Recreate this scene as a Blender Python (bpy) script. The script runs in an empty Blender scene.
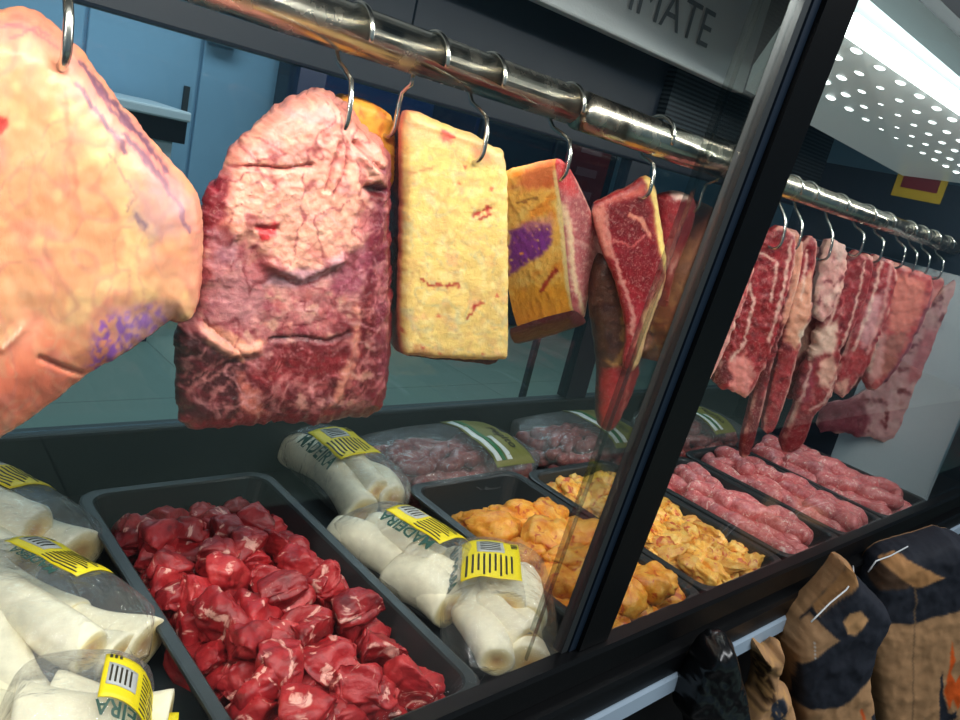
import bpy, bmesh, math, random
import numpy as np
from mathutils import Vector, Matrix
from mathutils.geometry import delaunay_2d_cdt
S = bpy.context.scene
COL = S.collection
random.seed(7); RNG = np.random.default_rng(7)
PI = math.pi
EYE = 1.40                                    # camera height above the shop floor

# ------------------------------------------------------------------ camera
def _solve(vx, vy):
    vx = np.array(vx) - [480, 360.]; vy = np.array(vy) - [480, 360.]
    f = math.sqrt(-(vx @ vy))
    X = np.array([vx[0], vx[1], f]); X /= np.linalg.norm(X)
    Y = np.array([vy[0], vy[1], f]); Y /= np.linalg.norm(Y)
    Z = np.cross(X, Y)
    if Z[1] > 0: Z = -Z
    return f, np.stack([X, Y, Z])
F, R = _solve((1297, 348), (-250, -30))
def ray(px, py): return R @ np.array([px - 480, py - 360, F])
def at(px, py, ax, val):
    d = ray(px, py); p = d * (val / d[ax])
    return Vector((p[0], p[1], p[2] + EYE))
def proj(P):
    P = np.asarray(P, float) - [0, 0, EYE]
    c = P @ R
    return 480 + F * c[:, 0] / c[:, 2], 360 + F * c[:, 1] / c[:, 2]
cam = bpy.data.objects.new('camera', bpy.data.cameras.new('camera')); COL.objects.link(cam)
cam.data.sensor_width = 36; cam.data.lens = F / 960 * 36; cam.data.clip_start = .01
right, down, fwd = R[:, 0], R[:, 1], R[:, 2]
cam.matrix_world = Matrix(((right[0], -down[0], -fwd[0], 0), (right[1], -down[1], -fwd[1], 0),
                           (right[2], -down[2], -fwd[2], EYE), (0, 0, 0, 1)))
S.camera = cam
S.view_settings.view_transform = 'Standard'; S.view_settings.look = 'None'
S.view_settings.gamma = 1; S.view_settings.use_curve_mapping = False
S.view_settings.exposure = 0.0

# ------------------------------------------------------------------ noise (numpy)
_perm = RNG.permutation(256); _perm = np.concatenate([_perm, _perm, _perm])
_grad = RNG.normal(size=(256, 3)); _grad /= np.linalg.norm(_grad, axis=1)[:, None]
def perlin(x, y, z):
    x, y, z = np.broadcast_arrays(np.asarray(x, float), np.asarray(y, float), np.asarray(z, float))
    xi, yi, zi = np.floor(x).astype(int), np.floor(y).astype(int), np.floor(z).astype(int)
    xf, yf, zf = x - xi, y - yi, z - zi
    u, v, w = [t * t * t * (t * (t * 6 - 15) + 10) for t in (xf, yf, zf)]
    def g(i, j, k):
        h = _perm[_perm[_perm[(xi + i) & 255] + ((yi + j) & 255)] + ((zi + k) & 255)] & 255
        gr = _grad[h]
        return gr[..., 0] * (xf - i) + gr[..., 1] * (yf - j) + gr[..., 2] * (zf - k)
    def l(a, b, t): return a + t * (b - a)
    return 1.6 * l(l(l(g(0,0,0), g(1,0,0), u), l(g(0,1,0), g(1,1,0), u), v),
                   l(l(g(0,0,1), g(1,0,1), u), l(g(0,1,1), g(1,1,1), u), v), w)
def fbm(x, y, z=0., o=4):
    s = 0; a = 1.; t = 0
    for k in range(o):
        f = 2.03 ** k
        s = s + a * perlin(x * f + 17.3 * k, y * f + 5.1 * k, z * f + 9.7 * k); t += a; a *= .5
    return s / t
def ridge(x, y, z=0., o=3):
    s = 0; a = 1.; t = 0
    for k in range(o):
        f = 2.0 ** k
        s = s + a * (1 - np.abs(perlin(x * f + 31 * k, y * f + 7 * k, z * f))); t += a; a *= .5
    return s / t
def sstep(a, b, x):
    t = np.clip((x - a) / (b - a), 0, 1); return t * t * (3 - 2 * t)
def dline(px, py, pl):
    d = np.full(len(px), 1e9)
    for (ax, ay), (bx, by) in zip(pl[:-1], pl[1:]):
        ex, ey = bx - ax, by - ay
        t = np.clip(((px - ax) * ex + (py - ay) * ey) / (ex * ex + ey * ey + 1e-12), 0, 1)
        d = np.minimum(d, np.hypot(px - ax - t * ex, py - ay - t * ey))
    return d
def sdf(px, py, poly):                         # negative inside
    d = dline(px, py, list(poly) + [poly[0]])
    ins = np.zeros(len(px), bool); n = len(poly)
    for i in range(n):
        (x1, y1), (x2, y2) = poly[i], poly[(i + 1) % n]
        c = ((y1 > py) != (y2 > py)) & (px < (x2 - x1) * (py - y1) / (y2 - y1 + 1e-12) + x1)
        ins ^= c
    return np.where(ins, -d, d)
def lin(c):
    c = np.clip(np.asarray(c, float) / 255., 0, 1)
    return np.where(c <= .04045, c / 12.92, ((c + .055) / 1.055) ** 2.4)

# ------------------------------------------------------------------ materials
def principled(name, color=(.5,.5,.5), rough=.5, metal=0., spec=.5, **kw):
    m = bpy.data.materials.new(name); m.use_nodes = True
    b = m.node_tree.nodes['Principled BSDF']
    b.inputs['Base Color'].default_value = (*color, 1); b.inputs['Roughness'].default_value = rough
    b.inputs['Metallic'].default_value = metal; b.inputs['Specular IOR Level'].default_value = spec
    for k, v in kw.items(): b.inputs[k.replace('_', ' ')].default_value = v
    return m
def nd(m, t, **kw):
    n = m.node_tree.nodes.new(t)
    for k, v in kw.items():
        if k in n.inputs: n.inputs[k].default_value = v
        else: setattr(n, k, v)
    return n
def lk(m, a, b): m.node_tree.links.new(a, b)
def bsdf(m): return m.node_tree.nodes['Principled BSDF']
def coords(m, rnd=False):
    tc = nd(m, 'ShaderNodeTexCoord'); out = tc.outputs['Object']
    if rnd:
        oi = nd(m, 'ShaderNodeObjectInfo')
        ad = nd(m, 'ShaderNodeVectorMath', operation='MULTIPLY_ADD')
        ad.inputs[1].default_value = (1, 1, 1)
        sc = nd(m, 'ShaderNodeMath', operation='MULTIPLY'); sc.inputs[1].default_value = 37.
        lk(m, oi.outputs['Random'], sc.inputs[0]); lk(m, out, ad.inputs[0]); lk(m, sc.outputs[0], ad.inputs[2])
        return ad.outputs[0], oi.outputs['Random']
    return out
def noise(m, vec, scale, detail=4, rough=.55, dist=0.):
    n = nd(m, 'ShaderNodeTexNoise'); n.inputs['Scale'].default_value = scale
    n.inputs['Detail'].default_value = detail; n.inputs['Roughness'].default_value = rough
    n.inputs['Distortion'].default_value = dist
    lk(m, vec, n.inputs['Vector']); return n.outputs['Fac']
def ramp(m, fac, stops, interp='LINEAR'):
    r = nd(m, 'ShaderNodeValToRGB'); e = r.color_ramp.elements; r.color_ramp.interpolation = interp
    while len(e) < len(stops): e.new(.5)
    for i, (p, c) in enumerate(stops):
        e[i].position = p; e[i].color = (*c, 1) if len(c) == 3 else c
    lk(m, fac, r.inputs[0]); return r.outputs['Color']
def mix(m, fac, a, b, mode='MIX'):
    n = nd(m, 'ShaderNodeMix', data_type='RGBA', blend_type=mode)
    for s, v in ((n.inputs[0], fac), (n.inputs[6], a), (n.inputs[7], b)):
        if hasattr(v, 'links'): lk(m, v, s)
        elif isinstance(v, (int, float)): s.default_value = v
        else: s.default_value = (*v, 1)
    return n.outputs[2]
def bump(m, fac, dist=.002, strength=.5):
    b = nd(m, 'ShaderNodeBump'); b.inputs['Distance'].default_value = dist; b.inputs['Strength'].default_value = strength
    lk(m, fac, b.inputs['Height']); lk(m, b.outputs[0], bsdf(m).inputs['Normal'])
M = {}
def meat_mat(name, rough, var, bscale, bdist, fibre=(1,1,1), sss=.08, coat=.08):
    m = principled(name, rough=rough, spec=.45); v = coords(m)
    a = nd(m, 'ShaderNodeAttribute'); a.attribute_name = 'Col'
    mp = nd(m, 'ShaderNodeMapping'); mp.inputs['Scale'].default_value = fibre; lk(m, v, mp.inputs[0]); v = mp.outputs[0]
    n1 = noise(m, v, bscale, 5, .6, .6)
    k = ramp(m, n1, [(.25, (1 - var,) * 3), (.5, (1, 1, 1)), (.75, (1 + var * .8,) * 3)])
    c = mix(m, 1., a.outputs['Color'], k, 'MULTIPLY')
    n2 = noise(m, v, bscale * 2.2, 5, .65, 2.2)             # white marbling, as strong as the alpha says
    mb = ramp(m, n2, [(.54, (0, 0, 0)), (.64, (1, 1, 1))])
    mf = nd(m, 'ShaderNodeMath', operation='MULTIPLY'); lk(m, mb, mf.inputs[0]); lk(m, a.outputs['Alpha'], mf.inputs[1])
    c = mix(m, mf.outputs[0], c, (.78, .50, .42))
    lk(m, c, bsdf(m).inputs['Base Color'])
    bump(m, noise(m, v, bscale * 2.5, 5, .65, .4), bdist, .6)
    b = bsdf(m); b.inputs['Subsurface Weight'].default_value = sss; b.inputs['Subsurface Radius'].default_value = (1, .35, .25)
    b.inputs['Subsurface Scale'].default_value = .006; b.inputs['Coat Weight'].default_value = coat; b.inputs['Coat Roughness'].default_value = .2
    return m
M['skin'] = meat_mat('pork_skin', .42, .10, 35, .0015, (1, 1, .45))
M['meat'] = meat_mat('raw_meat', .38, .28, 60, .0032)
M['fat'] = meat_mat('beef_fat', .46, .12, 60, .0025, sss=.12)
def chunk_mat(name, stops, fatcol, fat_at, rough=.32, scale=38, hue=.18, bd=.0018):
    m = principled(name, rough=rough, spec=.5); v, rn = coords(m, True)
    c = ramp(m, noise(m, v, scale, 4, .6, .5), stops)
    mk = ramp(m, noise(m, v, scale * .72, 4, .6, 1.8), [(fat_at, (0, 0, 0)), (fat_at + .05, (1, 1, 1))])
    c = mix(m, mk, c, fatcol)
    mr = nd(m, 'ShaderNodeMapRange'); mr.inputs[3].default_value = 1 - hue; mr.inputs[4].default_value = 1 + hue
    lk(m, rn, mr.inputs[0])
    c = mix(m, 1., c, mr.outputs[0], 'MULTIPLY')
    lk(m, c, bsdf(m).inputs['Base Color'])
    bump(m, noise(m, v, scale * 3, 5, .6, .4), bd, .6)
    b = bsdf(m); b.inputs['Subsurface Weight'].default_value = .06; b.inputs['Subsurface Radius'].default_value = (1, .3, .2)
    b.inputs['Subsurface Scale'].default_value = .004; b.inputs['Coat Weight'].default_value = .04; b.inputs['Coat Roughness'].default_value = .3
    return m
M['chunk'] = chunk_mat('beef_chunk', [(.28, lin((104, 14, 20))), (.5, lin((160, 28, 34))), (.72, lin((186, 58, 58)))], lin((228, 164, 150)), .60, .42, 34, .2, .004)
M['sausage'] = chunk_mat('sausage', [(.3, lin((186, 76, 80))), (.5, lin((214, 112, 112))), (.7, lin((232, 150, 146)))], lin((246, 204, 192)), .58, .3, 110, .1, .0009)
M['pack_sausage'] = chunk_mat('pack_sausage', [(.3, lin((96, 34, 32))), (.5, lin((138, 58, 56))), (.7, lin((160, 90, 84)))], lin((190, 130, 120)), .60, .3, 90, .12, .0006)
M['chicken'] = chunk_mat('marinated_chicken', [(.3, lin((214, 112, 20))), (.5, lin((236, 156, 48))), (.72, lin((248, 190, 90)))], lin((196, 84, 24)), .58, .4, 42, .16, .003)
M['wing'] = chunk_mat('marinated_wing', [(.3, lin((232, 140, 40))), (.5, lin((248, 184, 80))), (.72, lin((252, 210, 120)))], lin((206, 84, 40)), .57, .36, 48, .22, .0016)
def attr_mat(name, rough, bscale=120, bdist=.0006, spec=.4, **kw):
    m = principled(name, rough=rough, spec=spec, **kw); v = coords(m)
    a = nd(m, 'ShaderNodeAttribute'); a.attribute_name = 'Col'
    k = ramp(m, noise(m, v, bscale, 4), [(.3, (.88,) * 3), (.7, (1.08,) * 3)])
    lk(m, mix(m, 1., a.outputs['Color'], k, 'MULTIPLY'), bsdf(m).inputs['Base Color'])
    bump(m, noise(m, v, bscale, 4), bdist, .5); return m
M['cassava'] = attr_mat('cassava', .5, 70, .0012)
M['kraft'] = attr_mat('kraft_paper', .75, 28, .004, .25)
M['black_plastic'] = principled('black_tray_plastic', lin((40, 45, 46)), .38, spec=.45)
bump(M['black_plastic'], noise(M['black_plastic'], coords(M['black_plastic']), 260, 3), .0004, .4)
M['deck'] = principled('deck_plastic', lin((40, 50, 54)), .4, spec=.4)
M['black_frame'] = principled('black_gloss_frame', lin((9, 10, 12)), .38, spec=.3)
M['alu'] = principled('brushed_aluminium', lin((84, 88, 90)), .6, .9)
bump(M['alu'], noise(M['alu'], coords(M['alu']), 300, 2), .0003, .3)
M['bluestrip'] = principled('price_rail_plastic', lin((152, 170, 186)), .3, spec=.5)
M['steel'] = principled('polished_steel', lin((196, 190, 176)), .2, 1.)
m = M['steel']; v = coords(m)
lk(m, ramp(m, noise(m, v, 22, 4), [(.35, (.13,) * 3), (.7, (.36,) * 3)]), bsdf(m).inputs['Roughness'])
M['hook'] = principled('hook_steel', lin((205, 205, 198)), .22, 1.)
M['stucco'] = principled('stucco_aluminium', lin((172, 180, 184)), .42, .35)
bump(M['stucco'], noise(M['stucco'], coords(M['stucco']), 230, 3, .6), .0012, .7)
M['white_panel'] = principled('white_panel', lin((205, 216, 220)), .35)
M['ceil_panel'] = principled('ceiling_panel', lin((190, 208, 210)), .3, .1, Emission_Color=(.85, 1, .97, 1), Emission_Strength=.16)  # panel is no lamp; LED light on it is put in as emission
M['navy'] = principled('navy_frame', lin((16, 40, 78)), .35)
M['dark_panel'] = principled('dark_panel', lin((22, 36, 52)), .45)
M['grille'] = principled('grille_metal', lin((70, 84, 92)), .4, .6)
m = M['grille']; v = coords(m); wv = nd(m, 'ShaderNodeTexWave'); wv.bands_direction = 'Z'; wv.inputs['Scale'].default_value = 28; lk(m, v, wv.inputs['Vector'])
lk(m, ramp(m, wv.outputs['Fac'], [(.35, (.008, .012, .018)), (.6, (.05, .07, .085))]), bsdf(m).inputs['Base Color'])
M['grille_dark'] = principled('pressed_letter', lin((84, 92, 98)), .5, .2)
M['fascia'] = principled('canopy_fascia', lin((62, 80, 92)), .5)
M['floor'] = principled('floor_tile', lin((128, 150, 140)), .4)
m = M['floor']; v = coords(m); br = nd(m, 'ShaderNodeTexBrick'); br.offset = 0
br.inputs['Color1'].default_value = (*lin((126, 148, 138)), 1); br.inputs['Color2'].default_value = (*lin((120, 142, 133)), 1)
br.inputs['Mortar'].default_value = (*lin((88, 106, 99)), 1); br.inputs['Scale'].default_value = 1
br.inputs['Mortar Size'].default_value = .004; br.inputs['Brick Width'].default_value = .9; br.inputs['Row Height'].default_value = .9
lk(m, v, br.inputs['Vector']); lk(m, br.outputs['Color'], bsdf(m).inputs['Base Color'])
M['darkfloor'] = principled('dark_floor', lin((30, 32, 34)), .5)
M['wall'] = principled('wall_paint', lin((130, 166, 186)), .6)
M['cabinet'] = principled('cabinet_blue', lin((150, 188, 214)), .4)
M['white'] = principled('white_enamel', lin((214, 222, 226)), .35)
M['red_sign'] = principled('red_sign', lin((120, 30, 40)), .5)
M['sign_print'] = principled('sign_print', lin((150, 96, 104)), .5)
M['yellow'] = principled('yellow_print', lin((236, 214, 20)), .45)
M['yellow2'] = principled('poster_yellow', lin((200, 170, 40)), .5)
M['ink'] = principled('dark_ink', lin((46, 40, 16)), .5)
M['green_ink'] = principled('green_ink', lin((28, 74, 62)), .5)
M['grey_print'] = principled('grey_print', lin((186, 188, 186)), .5)
M['olive'] = principled('olive_label', lin((120, 118, 52)), .45)
M['white_print'] = principled('white_print', lin((222, 228, 226)), .45)
M['cream_print'] = principled('cream_print', lin((222, 222, 188)), .5)
M['green_print'] = principled('green_print', lin((40, 110, 62)), .45)
M['orange'] = principled('orange_print', lin((214, 84, 24)), .7, spec=.2)
M['black_print'] = principled('black_print', lin((26, 28, 34)), .6)
M['bin_bag'] = principled('black_polythene', lin((16, 17, 19)), .25)
M['wire'] = principled('white_wire', lin((206, 210, 212)), .4)
def emit(name, color, s):
    m = bpy.data.materials.new(name); m.use_nodes = True; t = m.node_tree; t.nodes.remove(t.nodes['Principled BSDF'])
    e = t.nodes.new('ShaderNodeEmission'); e.inputs[0].default_value = (*color, 1); e.inputs[1].default_value = s
    t.links.new(e.outputs[0], t.nodes['Material Output'].inputs[0]); return m
M['led'] = emit('led', (.93, 1, .97), 4.)
M['led_tube'] = emit('led_tube', (.92, 1, .98), 7.)
def glassy(name, tint, ior, rough=.0, add=0., bumps=None, haze=0.):
    m = bpy.data.materials.new(name); m.use_nodes = True; t = m.node_tree; t.nodes.remove(t.nodes['Principled BSDF'])
    tr = nd(m, 'ShaderNodeBsdfTransparent'); tr.inputs[0].default_value = (*tint, 1)
    gl = nd(m, 'ShaderNodeBsdfGlossy'); gl.inputs['Roughness'].default_value = rough
    lw = nd(m, 'ShaderNodeLayerWeight'); lw.inputs[0].default_value = .5; f0 = ((ior - 1) / (ior + 1)) ** 2
    pw = nd(m, 'ShaderNodeMath', operation='POWER'); pw.inputs[1].default_value = 5.; lk(m, lw.outputs['Facing'], pw.inputs[0])
    ad = nd(m, 'ShaderNodeMath', operation='MULTIPLY_ADD', use_clamp=True)          # Schlick reflectance
    ad.inputs[1].default_value = 1 - f0; ad.inputs[2].default_value = f0 + add; lk(m, pw.outputs[0], ad.inputs[0])
    mx = nd(m, 'ShaderNodeMixShader'); lk(m, ad.outputs[0], mx.inputs[0]); lk(m, tr.outputs[0], mx.inputs[1]); lk(m, gl.outputs[0], mx.inputs[2])
    if bumps:
        b = nd(m, 'ShaderNodeBump'); b.inputs['Distance'].default_value = bumps[1]; b.inputs['Strength'].default_value = .8
        lk(m, noise(m, coords(m), bumps[0], 4, .6, 1.2), b.inputs['Height'])
        lk(m, b.outputs[0], gl.inputs['Normal']); lk(m, b.outputs[0], lw.inputs['Normal'])
    if haze:
        df = nd(m, 'ShaderNodeBsdfDiffuse'); df.inputs[0].default_value = (.9, .92, .92, 1)
        m2 = nd(m, 'ShaderNodeMixShader'); m2.inputs[0].default_value = haze
        lk(m, mx.outputs[0], m2.inputs[1]); lk(m, df.outputs[0], m2.inputs[2]); mx = m2
    lk(m, mx.outputs[0], t.nodes['Material Output'].inputs[0]); return m
M['glass'] = glassy('clear_glass', (.95, .97, .97), 1.45)
M['back_glass'] = glassy('rear_glass', (.82, .92, .95), 1.45)
M['fin'] = glassy('glass_fin', (.74, .76, .74), 1.5, .0, .04)
M['glass_edge'] = glassy('glass_edge', (.25, .33, .32), 1.5, .1, .12)
M['film'] = glassy('clear_film', (.98, .98, .98), 1.5, .16, .035, (30, .012), .05)

# ------------------------------------------------------------------ objects
WL = {}
def tag(o, label=None, cat=None, group=None, kind=None):
    if label: o['label'] = label
    if cat: o['category'] = cat
    if group: o['group'] = group
    if kind: o['kind'] = kind
    return o
def empty(name, loc, label, cat, group=None):
    o = bpy.data.objects.new(name, None); COL.objects.link(o); o.location = loc; o.empty_display_size = .05
    WL[o.name] = Vector(loc); return tag(o, label, cat, group)
def mobj(name, verts, faces, mat, parent=None, cols=None, smooth=True, base=None):
    """verts in world coordinates; the object's origin goes to its base (or its parent's origin)"""
    V = np.asarray(verts, float)
    if parent is not None: o0 = WL[parent.name]; loc = Vector((0, 0, 0))
    else:
        lo, hi = V.min(0), V.max(0)
        o0 = Vector(((lo[0] + hi[0]) / 2, (lo[1] + hi[1]) / 2, lo[2])) if base is None else Vector(base); loc = o0
    me = bpy.data.meshes.new(name); me.from_pydata((V - np.array(o0)).tolist(), [], [tuple(f) for f in faces]); me.validate()
    if cols is not None:
        at_ = me.color_attributes.new('Col', 'FLOAT_COLOR', 'POINT'); at_.data.foreach_set('color', np.asarray(cols, np.float32).ravel())
    if smooth: me.polygons.foreach_set('use_smooth', [True] * len(me.polygons))
    bm = bmesh.new(); bm.from_mesh(me); bmesh.ops.recalc_face_normals(bm, faces=bm.faces); bm.to_mesh(me); bm.free()
    me.materials.append(mat)
    o = bpy.data.objects.new(name, me); COL.objects.link(o); o.location = loc; WL[o.name] = Vector(o0)
    if parent is not None: o.parent = parent
    return o
class MB:
    def __init__(s): s.v = []; s.f = []
    def add(s, v, f):
        n = len(s.v); s.v += [tuple(p) for p in v]; s.f += [tuple(i + n for i in q) for q in f]; return s
    def box(s, x0, x1, y0, y1, z0, z1, bev=0.):
        if bev:
            bm = bmesh.new(); bmesh.ops.create_cube(bm, size=1)
            for w in bm.verts: w.co = Vector(((x0 + x1) / 2 + w.co.x * (x1 - x0), (y0 + y1) / 2 + w.co.y * (y1 - y0), (z0 + z1) / 2 + w.co.z * (z1 - z0)))
            bmesh.ops.bevel(bm, geom=bm.edges[:], offset=bev, segments=2, affect='EDGES', profile=.5)
            bm.verts.index_update(); s.add([w.co[:] for w in bm.verts], [[w.index for w in f.verts] for f in bm.faces]); bm.free(); return s
        v = [(x, y, z) for x in (x0, x1) for y in (y0, y1) for z in (z0, z1)]
        return s.add(v, [(0,1,3,2), (4,6,7,5), (0,4,5,1), (2,3,7,6), (0,2,6,4), (1,5,7,3)])
    def hexa(s, b, t):                      # bottom quad, top quad
        v = list(b) + list(t)
        return s.add(v, [(0,3,2,1), (4,5,6,7), (0,1,5,4), (1,2,6,5), (2,3,7,6), (3,0,4,7)])
    def tube(s, pts, r, n=10, closed_ends=True):
        pts = [Vector(p) for p in pts]; rs = r if hasattr(r, '__len__') else [r] * len(pts)
        up = Vector((.3, .9, .2)); rings = []
        for i, p in enumerate(pts):
            t = (pts[min(i + 1, len(pts) - 1)] - pts[max(i - 1, 0)]).normalized()
            a = t.cross(up); a = a.normalized() if a.length > .05 else t.orthogonal().normalized()
            up = a.cross(t); b = t.cross(a)
            rings.append([p + (a * math.cos(2 * PI * k / n) + b * math.sin(2 * PI * k / n)) * rs[i] for k in range(n)])
        v = [q for rg in rings for q in rg]; f = []
        for i in range(len(pts) - 1):
            for k in range(n): f.append((i * n + k, i * n + (k + 1) % n, (i + 1) * n + (k + 1) % n, (i + 1) * n + k))
        if closed_ends: f.append(tuple(range(n - 1, -1, -1))); f.append(tuple((len(pts) - 1) * n + k for k in range(n)))
        return s.add(v, f)
    def build(s, name, mat, parent=None, smooth=False, base=None): return mobj(name, s.v, s.f, mat, parent, None, smooth, base)
def box(name, mat, x0, x1, y0, y1, z0, z1, parent=None, bev=0.): return MB().box(x0, x1, y0, y1, z0, z1, bev).build(name, mat, parent)
def text_verts(s, size, bold=.0):
    cu = bpy.data.curves.new('t', 'FONT'); cu.body = s; cu.size = size; cu.offset = bold; cu.align_x = 'CENTER'; cu.align_y = 'CENTER'
    cu.resolution_u = 3
    o = bpy.data.objects.new('t', cu); COL.objects.link(o); dg = bpy.context.evaluated_depsgraph_get(); dg.update()
    me = o.evaluated_get(dg).to_mesh(); v = [w.co.copy() for w in me.vertices]; f = [tuple(p.vertices) for p in me.polygons]
    o.evaluated_get(dg).to_mesh_clear(); bpy.data.objects.remove(o); bpy.data.curves.remove(cu); return v, f
Z = lambda r: r + EYE                            # relative height -> world height

# ---------------- a thick, sculpted body whose front outline is drawn in the view and set on its own plane
def resample(poly, s):
    out = []; P = [Vector(p) for p in poly]
    for a, b in zip(P, P[1:] + P[:1]):
        n = max(1, int((b - a).length / s + .5)); out += [a + (b - a) * (i / n) for i in range(n)]
    return out
def smooth_poly(poly, it=2):
    P = [np.array(p, float) for p in poly]
    for _ in range(it):
        Q = []
        for a, b in zip(P, P[1:] + P[:1]): Q += [a * .75 + b * .25, a * .25 + b * .75]
        P = Q
    return [tuple(p) for p in P]
def slab(name, outline, anchor, y0, mat, thick=.05, yaw=0., pitch=0., vec=None, spacing=2.6, bulge=.01, brad=18., sider=.006,
         col=None, disp=None, parent=None, rough_edge=0., smooth_it=1, nring=None, back_bulge=0., sharp=55):
    outline = smooth_poly(outline, smooth_it) if smooth_it else outline
    B = resample(outline, spacing); bx = np.array([p[0] for p in B]); by = np.array([p[1] for p in B])
    if rough_edge:
        c = bx.mean(), by.mean(); k = rough_edge * fbm(bx / 9., by / 9., 3.3, 3); L = np.hypot(bx - c[0], by - c[1]) + 1e-6
        bx = bx + k * (bx - c[0]) / L; by = by + k * (by - c[1]) / L
    poly = list(zip(bx, by))
    gx, gy = np.meshgrid(np.arange(bx.min(), bx.max(), spacing), np.arange(by.min(), by.max(), spacing)); gx = gx.ravel(); gy = gy.ravel()
    gx = gx + (np.floor((gy - by.min()) / spacing) % 2) * spacing * .5
    keep = sdf(gx, gy, poly) < -.62 * spacing; gx, gy = gx[keep], gy[keep]
    nb = len(bx); pts = [Vector((a, b)) for a, b in zip(np.concatenate([bx, gx]), np.concatenate([by, gy]))]
    res = delaunay_2d_cdt(pts, [(i, (i + 1) % nb) for i in range(nb)], [], 1, 1e-4)
    PX = np.array([p[0] for p in res[0]]); PY = np.array([p[1] for p in res[0]]); T = [tuple(t) for t in res[2]]
    # boundary loop in the result's numbering
    inv = {}
    for i, src in enumerate(res[3]):
        for sidx in src: inv.setdefault(sidx, i)
    loop = [inv.get(i, i) for i in range(nb)]
    n = np.array([-math.sin(yaw) * math.cos(pitch), -math.cos(yaw) * math.cos(pitch), math.sin(pitch)])
    A = np.array(at(anchor[0], anchor[1], 1, y0)) - [0, 0, EYE]
    D = np.stack([PX - 480, PY - 360, np.full(len(PX), F)], 1) @ R.T
    P = D * ((A @ n) / (D @ n))[:, None] + [0, 0, EYE]
    d = np.maximum(0, -sdf(PX, PY, list(zip(PX[loop], PY[loop])))); t = np.clip(d / brad, 0, 1)
    prof = np.sqrt(np.maximum(0, 1 - (1 - t) ** 2))
    h = bulge * prof
    if disp is not None: h = h + disp(PX, PY, P) * np.clip(d / (3 * spacing), 0, 1)
    v = (-n * thick) if vec is None else np.array(vec, float)
    front = P + n * h[:, None]
    back = P + v - n * (back_bulge * prof)[:, None]
    N = len(P); Bp = P[loop]; tan = np.roll(Bp, -1, 0) - np.roll(Bp, 1, 0)
    out = np.cross(tan, n); out /= np.linalg.norm(out, axis=1)[:, None] + 1e-9
    cen = Bp.mean(0)
    if np.sum(out * (Bp - cen)) < 0: out = -out
    m = nring or max(3, int(np.linalg.norm(v) / .006)); verts = [front]; rings = [np.array(loop)]; k0 = N
    for k in range(1, m):
        q = Bp + v * (k / m) + out * (sider * math.sin(PI * k / m) * (1 + .5 * fbm(Bp[:, 0] * 40, Bp[:, 2] * 40, k * .35, 2)))[:, None]
        verts.append(q); rings.append(np.arange(k0, k0 + nb)); k0 += nb
    verts.append(back); rings.append(np.array(loop) + k0); V = np.concatenate(verts)
    faces = list(T) + [(a + k0, c + k0, b + k0) for a, b, c in T]
    for r0, r1 in zip(rings[:-1], rings[1:]):
        for i in range(nb):
            j = (i + 1) % nb; faces.append((r0[i], r0[j], r1[j], r1[i]))
    kind = np.zeros(len(V)); kind[N:k0] = 1; kind[k0:] = 2
    C = None
    if col is not None:
        px, py = proj(V); px[:N], py[:N] = PX, PY
        rgba = col(px, py, kind, V); C = np.ones((len(V), 4)); C[:, :3] = lin(rgba[:, :3]); C[:, 3] = rgba[:, 3]
    o = mobj(name, V, faces, mat, parent, C)
    o.data.set_sharp_from_angle(angle=math.radians(sharp)); return o
class Paint:
    def __init__(s, px, py, base, marb=0., var=0., vs=14.):
        s.x, s.y = px, py; s.c = np.tile(np.array([*base, marb], float), (len(px), 1))
        if var: s.c[:, :3] *= (1 + var * fbm(px / vs, py / vs, 1.7, 4))[:, None]
    def mixin(s, m, color, marb=None):
        t = np.array([*color], float)
        s.c[:, :3] = s.c[:, :3] * (1 - m)[:, None] + t * m[:, None]
        if marb is not None: s.c[:, 3] = s.c[:, 3] * (1 - m) + marb * m
        return s
    def poly(s, poly, color, soft=3., warp=5., ws=12., marb=None, op=1., seed=0.):
        wx = warp * fbm(s.x / ws, s.y / ws, 4.1 + seed, 3); wy = warp * fbm(s.x / ws, s.y / ws, 8.9 + seed, 3)
        return s.mixin(op * sstep(soft, -soft, sdf(s.x + wx, s.y + wy, poly)), color, marb)
    def line(s, pl, color, w=2., warp=3., ws=9., op=1., seed=0.):
        wx = warp * fbm(s.x / ws, s.y / ws, 2.2 + seed, 3); wy = warp * fbm(s.x / ws, s.y / ws, 6.3 + seed, 3)
        return s.mixin(op * sstep(w, w * .3, dline(s.x + wx, s.y + wy, pl)), color)
    def blotch(s, color, scale=20., lo=.1, hi=.3, op=1., sx=1., seed=0., marb=None):
        return s.mixin(op * sstep(lo, hi, fbm(s.x / scale * sx, s.y / scale, 11. + seed, 4)), color, marb)
    def veins(s, color, scale=20., thr=.9, op=1., sx=1., seed=0.):
        wx = fbm(s.x / scale * .7, s.y / scale * .7, 3. + seed, 2)
        r = 1 - np.abs(perlin(s.x / scale * sx + wx, s.y / scale + wx, 5.5 + seed))
        return s.mixin(op * sstep(thr, 1., r), color)

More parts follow.
